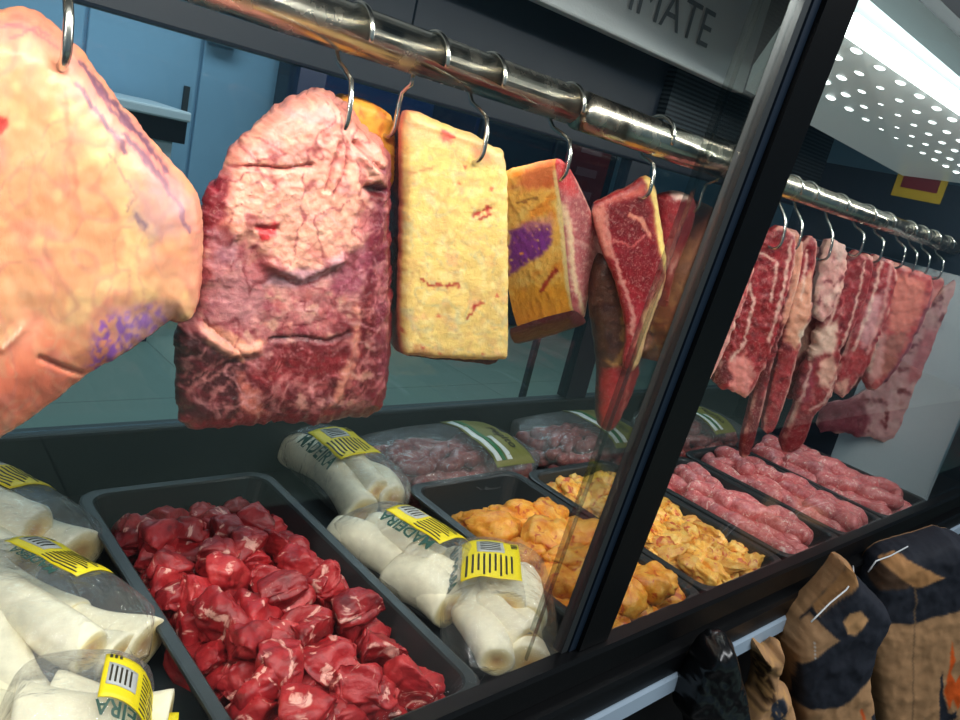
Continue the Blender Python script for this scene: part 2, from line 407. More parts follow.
# ================================================================== THE SHOP
def struct(o): o['kind'] = 'structure'; return o
YG = lambda z: .507 - .0603 * (z + .62)          # front glass plane (leans towards the customer), z relative to the eye
struct(box('floor', M['floor'], -2.5, 9.2, 1.32, 5.2, -.1, 0))
struct(box('floor', M['darkfloor'], -2.5, 9.2, -.85, 1.32, -.1, -.002))
struct(box('floor', M['floor'], -2.5, 9.2, -4., -.85, -.1, -.001))
struct(box('wall_back', M['wall'], -2.5, 9.2, 5.2, 5.3, -.1, 3.2))
struct(box('wall_left', M['wall'], -2.6, -2.5, -4., 5.3, -.1, 3.2))
struct(box('wall_right', M['wall'], 9.2, 9.3, -4., 5.3, -.1, 3.2))
struct(box('wall_front', M['wall'], -2.6, 9.3, -4.1, -4., -.1, 3.2))
struct(box('ceiling', M['dark_panel'], -2.6, 9.3, -4.1, 5.3, 3.2, 3.3))

# ---- the refrigerated case
X0, X1, YB = -1.3, 2.665, 1.275
case = empty('display_case', (1.05, .9, 0), 'long black glass fronted refrigerated meat display case with a central black post', 'display case')
box('lower_cabinet', M['black_frame'], X0, X1, .53, YB + .04, .04, Z(-.732), case)
box('deck', M['deck'], X0, .325, .52, YB - .005, Z(-.732), Z(-.720), case)
for a, b in ((.329, .695), (.699, .900), (.904, 1.54), (1.544, 2.435), (2.439, X1 - .005)):
    box('deck', M['deck'], a, b, .52, YB - .005, Z(-.732), Z(-.720), case)
# front sill profile (extruded along x)
def extr(name, prof, x0, x1, mat, parent):
    n = len(prof); v = [(x, y, Z(z)) for x in (x0, x1) for y, z in prof]
    f = [tuple(range(n)), tuple(range(2 * n - 1, n - 1, -1))] + [(i, (i + 1) % n, n + (i + 1) % n, n + i) for i in range(n)]
    return mobj(name, v, f, mat, parent, smooth=False)
extr('front_sill', [(.508, -.6205), (.488, -.622), (.484, -.628), (.484, -.668), (.494, -.672), (.494, -.682), (.476, -.686), (.472, -.692),
                    (.472, -.728), (.53, -.730), (.512, -.655)], X0, X1 + .02, M['black_frame'], case)
extr('price_rail', [(.472, -.7305), (.466, -.733), (.462, -.756), (.470, -.760), (.529, -.760), (.529, -.7305)], X0, X1 + .02, M['bluestrip'], case)
box('kick_panel', M['black_frame'], X0, X1, .50, .529, .04, Z(-.762), case)
# post on the front, a silver edge profile and the glass fin behind it
zb, zt = -.62, .30
def plane_strip(mb, x0, x1, d0, d1, z0=zb, z1=zt):
    b = [(x0, YG(z0) + d0, Z(z0)), (x1, YG(z0) + d0, Z(z0)), (x1, YG(z0) + d1, Z(z0)), (x0, YG(z0) + d1, Z(z0))]
    t = [(x0, YG(z1) + d0, Z(z1)), (x1, YG(z1) + d0, Z(z1)), (x1, YG(z1) + d1, Z(z1)), (x0, YG(z1) + d1, Z(z1))]
    return mb.hexa(b, t)
plane_strip(MB(), .822, .886, -.012, .03).build('front_post', M['black_frame'], case)
plane_strip(MB(),   .793, .8055, -.004, .012).build('silver_edge_profile', M['alu'], case)
plane_strip(MB(), .8075, .8215, -.006, .02).build('dark_edge_gasket', M['dark_panel'], case)
plane_strip(MB(), .7905, .7965, .013, .055).build('glass_fin', M['fin'], case)
plane_strip(MB(), X0, .789, 0., .006).build('glass_pane', M['glass'], case)
plane_strip(MB(), .887, X1, 0., .006).build('glass_pane', M['glass'], case)
plane_strip(MB(), .899, .905, .007, .012).build('glass_edge', M['glass_edge'], case)
plane_strip(MB(), .735, .737, .0065, .011).build('glass_edge', M['fin'], case)
# rear frame with sliding glass doors
box('rear_sill', M['deck'], X0, X1, YB, YB + .04, Z(-.732), Z(-.605), case, .006)
box('rear_top_rail', M['dark_panel'], X0, X1, YB, YB + .04, Z(.062), Z(.118), case, .006)
box('rear_post', M['navy'], .690, .742, YB + .002, YB + .038, Z(-.604), Z(.061), case)
box('rear_post', M['dark_panel'], 1.655, 1.74, YB + .002, YB + .038, Z(-.604), Z(.061), case)
for a, b in ((X0, .689), (.743, 1.654), (1.741, X1)):
    box('rear_glass', M['back_glass'], a, b, YB + .014, YB + .020, Z(-.604), Z(.061), case)
box('rear_upper_panel', M['dark_panel'], X0, .9, YB + .005, YB + .035, Z(.135), Z(.60), case)
box('rear_upper_panel', M['dark_panel'], .905, 1.7, YB + .005, YB + .035, Z(.119), Z(.60), case)
box('air_grille', M['grille'], 1.705, X1, YB - .02, YB + .035, Z(.119), Z(.60), case)
# end wall
box('end_panel', M['white_panel'], X1, X1 + .03, .59, .90, Z(-.73), Z(-.03), case)
box('end_panel', M['dark_panel'], X1, X1 + .03, .902, YB + .04, Z(-.73), Z(-.03), case)
box('end_panel', M['dark_panel'], X1, X1 + .03, .59, YB + .04, Z(-.028), Z(.226), case)
box('end_glass', M['back_glass'], X1, X1 + .012, .52, .588, Z(-.62), Z(.25), case)
# canopy: ceiling panels under a fascia
CZ = .272
def seam(x0, y0, x1, y1, x2, y2, x3, y3, mat):      # two sheets that meet along a slanting seam
    MB().hexa([(x0, y0, Z(CZ)), (x1, y1, Z(CZ)), (x2, y2, Z(CZ)), (x3, y3, Z(CZ))], [(x0, y0, Z(CZ + .03)), (x1, y1, Z(CZ + .03)), (x2, y2, Z(CZ + .03)), (x3, y3, Z(CZ + .03))]).build('ceiling_panel', mat, case)
MB().box(X0, 1.619, 1.0, 1.03, Z(.25), Z(.60), .004).build('evaporator_fascia', M['stucco'], case)
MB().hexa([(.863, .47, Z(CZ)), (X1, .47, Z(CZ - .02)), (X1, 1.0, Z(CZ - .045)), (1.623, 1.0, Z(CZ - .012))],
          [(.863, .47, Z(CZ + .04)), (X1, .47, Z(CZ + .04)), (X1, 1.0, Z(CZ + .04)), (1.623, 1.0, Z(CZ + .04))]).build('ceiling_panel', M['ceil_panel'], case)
box('canopy_top', M['dark_panel'], X0, X1 + .03, .44, YB + .04, Z(.605), Z(.63), case)
box('canopy_fascia', M['fascia'], X0, X1 + .03, .425, .44, Z(.315), Z(.62), case)
box('canopy_trim', M['alu'], X0, X1 + .03, .424, .450, Z(.296), Z(.314), case)
ROW = [.525, .575, .625, .675, .725, .775]  # rows of glowing dots imitating reflections of the LED strip in the panel
lamp = MB(); lamp.box(.93, X1 - .03, .462, .492, Z(.232), Z(.247)); lamp.build('led_tube', M['led_tube'], case)
for i, y in enumerate(ROW):
    for k in range(18):
        x = .96 + k * .094 + (i % 2) * .047
        if x < .93 + (y - .5) * 1.5: continue
        zz = CZ - .02 * (x - .802) / 1.863 - .025 * (x - .802) / 1.863 * (y - .47) / .53
        mb = MB(); bm = bmesh.new(); bmesh.ops.create_uvsphere(bm, u_segments=10, v_segments=6, radius=1)
        mb.add([(x + w.co.x * .017, y + w.co.y * .008, Z(zz - .001) + w.co.z * .005) for w in bm.verts], [[w.index for w in f.verts] for f in bm.faces]); bm.free()
        mb.build('led', M['led'], case, True)
# pressed lettering on the left ceiling panel
tv, tf = text_verts('IMATE', .10)
P0 = at(672, 13, 1, 1.0)
lt = mobj('pressed_lettering', [(P0.x + p.x, .996, P0.z + p.y) for p in tv] + [(P0.x + p.x, 1.001, P0.z + p.y) for p in tv],
          [f for f in tf] + [tuple(i + len(tv) for i in f[::-1]) for f in tf], M['grille_dark'], case, smooth=False)
# hanging rails
def rail(name, a, b, r, extra=None):
    mb = MB(); mb.tube([a, b], r, 28)
    return mb.build(name, M['steel'], case, True)
RA, RB = Vector((-1.29, .80, Z(.105))), Vector((.86, .80, Z(.089)))
rail('hanging_rail', RA, RB, .0265)
rail('rail_sleeve', Vector((.885, .80, Z(.086))), Vector((1.47, .80, Z(.074))), .0285)
rail('hanging_rail', Vector((1.47, .78, Z(.071))), Vector((X1 - .002, .78, Z(.048))), .0225)
def rail_z(x): return .0955 - .0075 * x if x < 1.45 else .071 - .0193 * (x - 1.47)
def rail_y(x): return .80 if x < 1.45 else .78

# ================================================================== HOOKS
def hook(px, py, label, yt=None, length=None, thick=.0032, lean=0.):
    """S hook over the rail whose tip ends in the meat at pixel px, py"""
    x0 = at(px, py, 1, .79)
    x = x0.x; ry = rail_y(x) ; yt = yt or ry - .006
    tip = at(px, py, 1, yt); x = tip.x; rz = Z(rail_z(x)); r = (.0265 if x < .87 else .0285 if x < 1.47 else .0225) + thick - .0012
    pts = []
    for k in range(13):                                  # over the rail, open end in front
        a = math.radians(200 - k * 19.)
        pts.append((x + .012 * (1 - k / 12), ry + r * math.cos(a), rz + r * math.sin(a)))
    low = tip.z + .004
    yl = yt - .017
    pts.append((x, ry + r * .55, rz - r * 1.35))
    pts.append((x, yl + .004, low + .055))
    for k in range(9):                                   # lower bend, tip pushed into the meat
        a = PI + PI * .72 * k / 8
        pts.append((x, yl + .0165 + .0165 * math.cos(a), low + .012 + .019 * math.sin(a) * (1.)))
    # smooth
    P = [Vector(p) for p in pts]; Q = []
    for a, b in zip(P, P[1:]): Q += [a, a.lerp(b, .5)]
    Q.append(P[-1]); W = [Q[0]] + [(Q[i - 1] + Q[i] * 2 + Q[i + 1]) / 4 for i in range(1, len(Q) - 1)] + [Q[-1]]
    rr = [thick] * len(W); rr[-1] = thick * .3; rr[-2] = thick * .7
    o = MB().tube(W, rr, 10).build('meat_hook', M['hook'], None, True)
    return tag(o, label, 'hook', 'steel S hooks on the rail')
hook(60, 64, 'thick steel S hook piercing the large peach pork slab at far left', thick=.0042, yt=.768)
hook(338, 130, 'steel S hook piercing the big red and pink beef cut', yt=.788)
hook(386, 134, 'thin steel S hook in the small orange fat piece behind the big beef cut', yt=.852)
hook(473, 160, 'steel S hook piercing the cream fat covered beef slab', yt=.785)
hook(556, 178, 'steel S hook in the orange fat steak with the purple stamp', yt=.78)
hook(640, 196, 'steel S hook holding the dark red bone-in steak', yt=.795)
hook(690, 210, 'short visible steel S hook just left of the black post', yt=.86)
for i, (px, py) in enumerate([(772, 242), (789, 244), (820, 254), (852, 250), (872, 256), (894, 262), (906, 267), (919, 269), (933, 273), (946, 278)]):
    nth = ['first', 'second', 'third', 'fourth', 'fifth', 'sixth', 'seventh', 'eighth', 'ninth', 'tenth'][i]
    hook(px, py + 5, nth + ' steel S hook from the black post on the right hand rail', thick=.003)

# ================================================================== HANGING MEAT, LEFT OF THE POST
def thing(o, label, cat, group=None): return tag(o, label, cat, group)
# large peach coloured skin-on slab
O1 = [(-130,60),(-60,30),(0,17),(30,17),(55,33),(90,70),(130,125),(165,165),(190,190),(199,205),(200,250),(198,300),(192,318),(182,322),(170,318),
      (150,335),(120,355),(90,370),(60,395),(40,410),(0,437),(-60,470),(-140,480)]
def c1(px, py, kind, V):
    p = Paint(px, py, (238, 164, 118), .05, .05, 40)
    p.blotch((238, 150, 122), 60, -.02, .3, .75, seed=2); p.blotch((246, 200, 138), 50, .06, .34, .75, seed=9)
    p.poly([(-140,340),(60,330),(110,360),(0,440),(-140,490)], (232,112,86), 34, 24, 30, op=.8)
    p.poly([(-10,10),(60,25),(75,70),(20,42),(-140,80)], (226,140,124), 14, 16, 20, op=.8)
    p.poly([(60,40),(90,62),(150,135),(200,205),(202,260),(175,215),(120,150),(80,95)], (214,132,124), 14, 18, 24, op=.85)
    p.veins((200,120,112), 46, .86, .35, 1.6, 3); p.veins((226,170,130), 22, .8, .4, 1, 5)
    for i, l in enumerate([[(78,60),(110,100),(150,150)], [(84,70),(106,104),(128,128)], [(95,78),(125,118),(165,170)], [(120,130),(160,180),(185,225)], [(70,80),(100,118),(120,150)]]):
        p.line(l, (118, 78, 100), 3.6, 7, 16, .85, i)
    for i, l in enumerate([[(8,38),(35,26),(48,36)], [(2,22),(30,30),(60,52)], [(-20,30),(20,24)]]): p.line(l, (158, 96, 108), 2.2, 4, 12, .5, i + 7)
    p.poly([(128,178),(150,190),(160,225),(145,235),(125,210)], (170,128,142), 12, 14, 10, op=.55)
    p.poly([(145,175),(180,185),(176,235),(150,225)], (192,140,146), 14, 12, 12, op=.5)
    p.line([(128,208),(138,218)], (110, 84, 104), 4, 4, 5, .7); p.line([(105,150),(128,190),(118,205)], (150, 110, 110), 1.6, 5, 9, .5)
    w = sdf(px, py, [(95,312),(150,300),(160,318),(140,335),(100,368),(88,366)])
    p.mixin(.9 * sstep(12, -4, w) * sstep(-.16, .18, fbm(px / 8., py / 10., 3., 3)), (146, 84, 190))
    p.poly([(110,300),(168,300),(160,325),(120,345)], (206,160,206), 14, 10, 10, op=.45)
    p.line([(36,345),(78,366)], (206, 110, 88), 2.5, 3, 9, .8); p.line([(0,334),(18,316)], (250, 214, 180), 2.5, 2, 9, .8)
    p.line([(60,100),(66,150),(72,200)], (224, 130, 104), 4, 6, 20, .5)
    p.poly([(-8,112),(4,113),(6,122),(-2,130),(-9,128)], (206, 70, 62), 2, 2, 6)
    p.poly([(55,60),(62,60),(63,68),(57,68)], (170, 64, 50), 2, 1, 6)
    e = sdf(px, py, smooth_poly(O1, 1)); low = (py > 300) & (px < 170)
    p.mixin(np.where(low, .8 * sstep(-9, -2, e) * sstep(-.3, .2, fbm(px / 10., py / 10., 1., 3)), 0), (250, 220, 190))
    p.mixin((kind > 0) * .75 * sstep(250, 330, py + (px < 150) * 90), (196, 66, 58)); return p.c
def d1(px, py, P):
    return .0055 * fbm(px / 42., py / 60., .4, 3) + .0009 * ridge(px / 26., py / 70. + px / 60., 2.) - .004 * sstep(5, 0, dline(px, py, [(36,345),(78,366)])) \
        + .003 * sstep(8, 0, dline(px, py, [(0,334),(18,316)])) - .003 * sstep(9, 0, dline(px, py, [(56,64),(60,66)]))
o = slab('pork_slab', O1, (60, 64), .788, M['skin'], .05, math.radians(8), 0, None, 2.6, .036, 70, .008, c1, d1, rough_edge=2.)
thing(o, 'large peach coloured skin-on pork slab with purple ink smear, hanging at far left', 'meat')

# big red and pink beef cut
O2 = [(310,92),(322,93),(335,100),(345,108),(352,122),(365,133),(380,145),(388,160),(386,200),(388,260),(387,300),(388,340),(384,380),(382,412),(360,415),
      (340,420),(310,424),(290,420),(250,425),(215,426),(185,428),(178,420),(174,370),(175,325),(188,322),(196,300),(194,270),(197,220),(205,190),(222,175),(228,150),(250,130),(280,105)]
CAP = [(226,160),(228,148),(250,128),(280,103),(310,88),(345,104),(350,124),(380,145),(380,175),(360,190),(345,215),(352,240),(330,262),(300,268),(262,268),(240,232),(220,240),(216,200)]
LOWER = [(170,330),(196,335),(222,352),(250,360),(262,332),(300,330),(335,318),(350,290),(362,240),(372,160),(395,150),(395,440),(165,440)]
def c2(px, py, kind, V):
    p = Paint(px, py, (188, 104, 104), .12, .08, 18)
    p.blotch((214, 146, 134), 24, -.02, .28, .8, seed=1); p.blotch((150, 52, 66), 24, .12, .35, .8, seed=5)
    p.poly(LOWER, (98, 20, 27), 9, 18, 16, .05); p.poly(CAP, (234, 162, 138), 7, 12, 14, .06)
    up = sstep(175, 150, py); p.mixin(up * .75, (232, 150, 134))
    p.blotch((240, 188, 156), 13, .08, .34, .6, seed=8); p.blotch((204, 104, 98), 17, .12, .36, .55, seed=15)
    p.poly([(200,190),(224,172),(218,205),(206,235),(192,262),(188,230)], (126, 20, 36), 4, 7, 9, .2)
    p.poly([(168,328),(205,330),(236,352),(238,395),(230,420),(170,432)], (66, 16, 20), 9, 12, 16, .02)
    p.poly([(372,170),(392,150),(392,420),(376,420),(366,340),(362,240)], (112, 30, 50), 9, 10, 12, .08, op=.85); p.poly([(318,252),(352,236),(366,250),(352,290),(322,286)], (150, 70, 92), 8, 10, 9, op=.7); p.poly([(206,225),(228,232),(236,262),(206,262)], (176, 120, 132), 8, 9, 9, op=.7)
    p.poly([(192,322),(205,318),(240,335),(258,332),(252,350),(232,353),(205,340)], (222, 146, 118), 3, 5, 9)
    p.poly([(246,352),(300,340),(340,332),(352,352),(320,372),(262,380)], (126, 22, 30), 9, 18, 14, .10)
    p.poly([(232,365),(250,385),(262,412),(240,420),(232,398)], (186, 94, 80), 4, 8, 9, .1)
    p.poly([(345,300),(352,300),(348,350),(340,378),(328,402),(322,398),(338,352)], (214, 132, 110), 3, 7, 9)
    p.poly([(245,222),(268,216),(266,228),(250,234)], (190, 32, 38), 2, 4, 7)
    p.poly([(262,262),(300,262),(330,248),(328,262),(300,282),(255,280)], (196, 140, 146), 4, 5, 12)
    p.poly([(205,262),(250,270),(262,300),(240,318),(202,312)], (196, 128, 132), 8, 9, 12, op=.7)
    p.veins((222, 160, 156), 15, .88, .35, .7, 2); p.veins((216, 150, 150), 26, .93, .6, .35, 6); p.veins((112, 24, 34), 26, .9, .55, .8, 9)
    lo = sstep(4, -8, sdf(px, py, LOWER)); ang = px * .8 + py * .6
    p.mixin(lo * .6 * sstep(.80, .97, ridge(ang / 14. + fbm(px / 40., py / 40.) * 2, (py - px) / 90., 3., 2)), (206, 132, 124))
    p.line([(227,164),(250,163),(275,165),(300,161)], (146, 56, 54), 2.2, 3, 9, .8)
    for l in ([(330,140),(322,160),(316,185)], [(336,140),(334,165),(322,190)], [(345,140),(362,160),(374,168)], [(352,170),(345,190)]): p.line(l, (170, 86, 80), 2.4, 3, 9, .7)
    p.poly([(355,182),(368,178),(380,186),(376,198),(362,196)], (92, 20, 26), 3, 4, 6)
    p.line([(262,333),(290,331),(318,335),(340,326)], (86, 16, 22), 2.5, 4, 9, .8)
    p.line([(258,262),(292,281),(330,262)], (150, 62, 66), 2., 3, 9, .7)
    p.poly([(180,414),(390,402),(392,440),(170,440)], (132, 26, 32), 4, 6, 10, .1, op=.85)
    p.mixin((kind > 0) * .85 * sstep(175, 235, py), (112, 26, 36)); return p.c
def d2(px, py, P):
    cap = sstep(6, -10, sdf(px, py, CAP)); top = sstep(180, 150, py)
    h = .006 * fbm(px / 40., py / 46., .7, 3) + .0030 * ridge(px / 15. + fbm(px / 20., py / 20., 9.), py / 12. + fbm(px / 17., py / 17., 19.), 3.) * cap
    h = h + .0045 * cap + .003 * top * fbm(px / 24., py / 18., 7.) + .0022 * ridge(px / 13., py / 34., 5.) * (1 - cap)
    h = h + .0016 * fbm(px / 6., py / 6., 12., 3) + .0018 * ridge(px / 8. + fbm(px / 9., py / 9.), py / 7., 22., 2) * cap
    for l, a, w in (([(227,164),(250,163),(275,165),(300,161)], .005, 4), ([(330,140),(322,160),(316,185)], .006, 5), ([(336,140),(334,165),(322,190)], .005, 4),
                    ([(345,140),(362,160),(374,168)], .007, 5), ([(262,333),(290,331),(318,335),(340,326)], .004, 4), ([(355,184),(378,190)], .012, 8),
                    ([(200,318),(240,352)], .003, 3), ([(246,222),(266,224)], .004, 6)):
        h = h - a * sstep(w, 0, dline(px + 3 * fbm(px / 9., py / 9.), py, l))
    for l, a, w in (([(258,258),(292,272),(330,252)], .006, 8), ([(194,326),(225,345),(248,342)], .007, 9), ([(346,305),(340,350),(328,395)], .004, 6), ([(350,150),(372,178)], .006, 8)):
        h = h + a * sstep(w, 0, dline(px, py, l))
    return h
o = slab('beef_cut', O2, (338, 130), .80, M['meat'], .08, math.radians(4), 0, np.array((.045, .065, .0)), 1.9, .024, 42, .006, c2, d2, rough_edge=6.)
thing(o, 'big rugged red and pink beef cut between the peach slab and cream slab', 'meat')

# small orange fat piece behind
o = slab('beef_fat_piece', [(348,98),(362,101),(382,108),(394,118),(396,150),(394,190),(372,200),(350,170),(345,120)], (386, 134), .862, M['fat'], .04, 0, 0, None, 3, .008, 12, .004,
         lambda px, py, k, V: Paint(px, py, (244, 164, 56), .05, .12, 9).blotch((206, 104, 30), 12, .05, .3, .8).c,
         lambda px, py, P: .002 * fbm(px / 9., py / 9.))
thing(o, 'small orange fat covered piece peeking out behind the big beef cut', 'meat')

# cream fat covered slab: fat cap in front, lean behind
rt = empty('beef_slab', at(452, 240, 1, .82), 'rectangular beef slab with thick cream fat cover and red specks', 'meat')
O3 = [(404,112),(420,114),(450,128),(480,138),(492,148),(507,153),(508,250),(508,345),(507,358),(500,360),(470,359),(412,356),(403,353),(402,300),(404,250),(405,180)]
def c3(px, py, kind, V):
    p = Paint(px, py, (236, 198, 116), .02, .05, 12)
    p.blotch((242, 214, 144), 14, 0, .25, .8, seed=3); p.blotch((226, 178, 108), 18, .08, .3, .7, seed=6); p.blotch((236, 170, 128), 22, .18, .4, .55, seed=12)
    p.poly([(404,118),(470,134),(506,154),(506,166),(470,150),(404,140)], (240, 190, 136), 8, 8, 10, op=.7)
    p.veins((206, 158, 104), 14, .88, .5, .8, 2); p.veins((184, 176, 140), 17, .9, .5, 1, 8)
    for l in ([(470,215),(480,210),(492,206)], [(484,206),(488,214),(476,218)], [(418,278),(428,284),(456,284)], [(466,316),(474,302)], [(472,304),(480,302)], [(440,130),(450,138)]):
        p.line(l, (168, 34, 34), 2., 3.5, 5, .85)
    p.poly([(438,128),(452,134),(448,142),(440,140)], (220, 92, 84), 3, 4, 5, op=.8); p.poly([(470,146),(490,154),(488,164),(472,158)], (238, 142, 110), 4, 4, 5, op=.7)
    for x, y in ((462,166),(456,182),(488,188),(494,294),(436,314),(402,330),(420,345),(438,352),(480,352)): p.line([(x, y), (x + 1, y + 1)], (200, 70, 56), 2.4, 1.5, 4, .7)
    p.poly([(412,342),(430,352),(428,358),(408,356)], (190, 124, 76), 4, 4, 6, op=.7)
    p.line([(408,172),(430,168)], (196, 132, 90), 2, 3, 7, .7)
    p.mixin((kind > 0) * sstep(430, 406, px) * .85, (206, 104, 84)); return p.c
def d3(px, py, P):
    return .0016 * fbm(px / 15., py / 15., .3, 4) + .0010 * ridge(px / 9., py / 8., 2.) - .002 * sstep(4, 0, dline(px, py, [(470,215),(492,206)])) \
        + .0025 * sstep(6, 0, dline(px, py, [(408,120),(440,130),(480,143)]))
slab('fat_cap', O3, (473, 158), .79, M['fat'], .022, math.radians(14), 0, None, 2.2, .007, 9, .003, c3, d3, parent=rt, rough_edge=1.6)
def c3b(px, py, kind, V):
    p = Paint(px, py, (94, 30, 34), .15, .2, 8).blotch((62, 20, 24), 14, 0, .3, .8).veins((150, 80, 70), 9, .86, .5, 2)
    return p.poly([(386,310),(406,310),(408,360),(386,360)], (206, 104, 86), 4, 4, 7).c
slab('lean', [(404,116),(440,128),(480,140),(506,156),(507,250),(507,352),(492,366),(470,362),(412,357),(402,354),(402,250)], (473, 158), .813, M['meat'], .058, math.radians(14), 0, None, 3, .002, 8, .004,
     c3b, lambda px, py, P: .001 * fbm(px / 8., py / 8.), parent=rt, rough_edge=1.5)

# orange fat steak with a purple stamp: cut face towards the right, fat on its left side
rt = empty('rib_steak', at(560, 250, 1, .84), 'orange fat covered rib steak with a purple ink stamp and pale cut face', 'meat')
O4 = [(555,158),(563,160),(573,173),(586,200),(598,228),(606,246),(603,262),(592,275),(588,298),(584,322),(574,313),(570,290),(567,255),(563,210),(558,180)]
va = np.array(at(512, 330, 1, .828)) - np.array(at(573, 312, 1, .78))
def c4(px, py, kind, V):
    p = Paint(px, py, (250, 184, 84), .04, .07, 10)
    p.blotch((252, 204, 110), 14, 0, .3, .8, seed=4); p.blotch((240, 140, 44), 20, .05, .35, .8, seed=7)
    p.poly([(512,290),(574,280),(576,318),(510,336)], (252, 166, 40), 8, 8, 10, op=.8)
    p.poly([(512,186),(530,166),(552,152),(560,160),(556,186),(534,190)], (206, 92, 56), 7, 8, 9, op=.75)
    st = sdf(px + 5 * fbm(px / 8., py / 8.), py, [(510,232),(530,222),(550,224),(552,240),(545,252),(528,262),(510,275)])
    p.mixin(.92 * sstep(3, -2, st) * sstep(-.5, -.15, fbm(px / 5., py / 3.4, 3., 3)), (120, 40, 140))
    p.poly([(516,226),(552,214),(554,226),(530,230)], (226, 150, 130), 5, 5, 7, op=.7)
    p.line([(541,290),(549,278),(556,270)], (172, 36, 30), 3, 3, 5, .85)
    p.line([(516,204),(534,198),(542,202)], (120, 70, 30), 1.2, 4, 5, .6)
    p.line([(556,172),(562,230),(568,285),(574,312)], (244, 214, 150), 4., 2, 8, .9)
    f = (kind == 0)
    q = Paint(px, py, (196, 104, 104), .5, .08, 8); q.blotch((158, 62, 68), 10, 0, .3, .8, seed=3); q.poly([(570,196),(584,204),(596,236),(590,258),(580,280),(574,250)], (168, 78, 82), 3, 4, 7, .7); q.poly([(590,206),(602,240),(596,244),(586,214)], (206, 70, 72), 2, 3, 6); q.veins((236, 190, 170), 9, .9, .6, .6, 4)
    q.poly([(555,158),(566,162),(578,180),(572,196),(558,186)], (210, 52, 58), 5, 5, 7)
    q.line([(562,205),(569,232),(570,262),(575,290),(582,312)], (240, 206, 160), 3.5, 3, 7, .9); q.line([(576,178),(590,208),(604,246)], (236, 182, 166), 3.5, 3, 7, .8)
    q.line([(566,168),(580,196),(596,232)], (150, 40, 46), 2, 3, 7, .6)
    q.line([(603,258),(592,272),(587,296),(584,320)], (232, 206, 170), 3.5, 1, 7, .9); q.line([(596,266),(588,282),(584,310)], (140, 50, 48), 1.4, 1, 7, .7)
    q.poly([(590,236),(606,242),(604,260),(592,262)], (224, 168, 150), 4, 3, 6, op=.7)
    r = np.where(f[:, None], q.c, p.c)
    bot = (kind == 1) & (V[:, 2] < np.array(at(573, 300, 1, .79))[2] - .012) & (py > 330 - (px - 512) * .27); r[bot, :3] = (64, 12, 16)
    return r
slab('steak', O4, (560, 200), .78, M['fat'], .1, math.radians(-20), 0, va, 2., .004, 7, .004, c4, lambda px, py, P: .0012 * fbm(px / 6., py / 6.), parent=rt, nring=44)
# dark lean left under the fat
o4b = slab('lean', [(572,308),(585,318),(586,324),(575,327),(571,318)], (575, 318), .784, M['meat'], .1, math.radians(-20), 0, va, 2., .001, 3, .002,
           lambda px, py, k, V: Paint(px, py, (64, 12, 16), .1, .2, 6).c, None, parent=rt, nring=20)

# dark red bone-in steak
rt = empty('bone_in_steak', at(630, 270, 1, .82), 'dark red bone-in steak with marbled eye and yellow fat edge, left of the black post', 'meat')
O5 = [(644,176),(651,180),(656,195),(662,235),(667,268),(662,292),(652,318),(645,338),(640,362),(631,374),(622,366),(628,335),(622,302),(614,276),(604,254),(597,232),(590,206),(608,196),(630,187)]
def c5(px, py, kind, V):
    p = Paint(px, py, (140, 22, 30), .22, .10, 8); p.blotch((140, 24, 34), 12, 0, .3, .8, seed=2)
    p.poly([(586,210),(612,196),(642,184),(646,192),(616,206),(598,222)], (196, 92, 80), 4, 5, 6, .3)
    p.poly([(606,204),(640,196),(648,214),(646,236),(632,246),(612,236),(602,220)], (112, 12, 22), 4, 4, 7, .3); p.poly([(612,244),(636,236),(648,226),(662,256),(664,284),(648,296),(628,284),(614,262)], (124, 15, 26), 4, 4, 7, .3)
    p.line([(628,214),(640,220),(648,236)], (226, 150, 120), 3.2, 3, 6, .85); p.line([(612,240),(630,246),(646,232)], (206, 110, 100), 1.8, 3, 6, .7)
    p.line([(648,180),(656,205),(660,240),(667,270)], (240, 204, 112), 7.5, 2, 8, 1.)
    p.poly([(668,272),(662,296),(640,370),(630,374),(634,345),(640,318),(648,300)], (242, 200, 140), 4, 4, 7)
    p.poly([(618,282),(632,296),(642,304),(638,330),(628,318)], (150, 28, 40), 3, 4, 7)
    p.line([(604,214),(606,240),(618,272),(630,310),(634,350)], (216, 160, 140), 3., 5, 8, .7)
    p.poly([(588,208),(602,204),(604,232),(612,258),(604,256),(596,232)], (206, 120, 104), 3, 3, 7); p.line([(633,336),(633,352)], (170, 40, 44), 2.2, 1, 4, .8)
    p.mixin((kind > 0) * .9 * sstep(634, 646, px), (226, 176, 100)); p.mixin((kind > 0) * .8 * sstep(640, 630, px), (178, 92, 78)); return p.c
slab('steak', O5, (640, 196), .80, M['meat'], .03, math.radians(16), 0, np.array((.024, .020, 0)), 1.6, .006, 9, .003, c5, lambda px, py, P: .0014 * fbm(px / 7., py / 7.), parent=rt, rough_edge=1.5)
def c5b(px, py, kind, V):
    p = Paint(px, py, (70, 38, 26), .1, .25, 8); p.line([(614,270),(622,310),(620,350),(612,368)], (150, 112, 58), 4, 5, 8, .9); p.blotch((46, 16, 16), 12, 0, .3, .7, seed=3)
    p.line([(606,360),(618,366),(630,364)], (176, 128, 76), 3, 2, 6, .8)
    p.poly([(600,368),(640,364),(644,380),(612,436),(600,430)], (150, 28, 30), 3, 5, 8, .2); p.line([(628,372),(618,420)], (222, 130, 116), 1.8, 3, 6, .7); return p.c
slab('rib_end', [(604,256),(612,262),(622,292),(632,330),(632,360),(641,366),(634,390),(624,412),(612,433),(603,425),(604,395),(605,372),(602,345),(597,312),(598,280)],
     (612, 300), .815, M['meat'], .03, math.radians(16), 0, None, 2.4, .008, 9, .004, c5b, lambda px, py, P: .003 * fbm(px / 9., py / 12.), parent=rt, rough_edge=2)
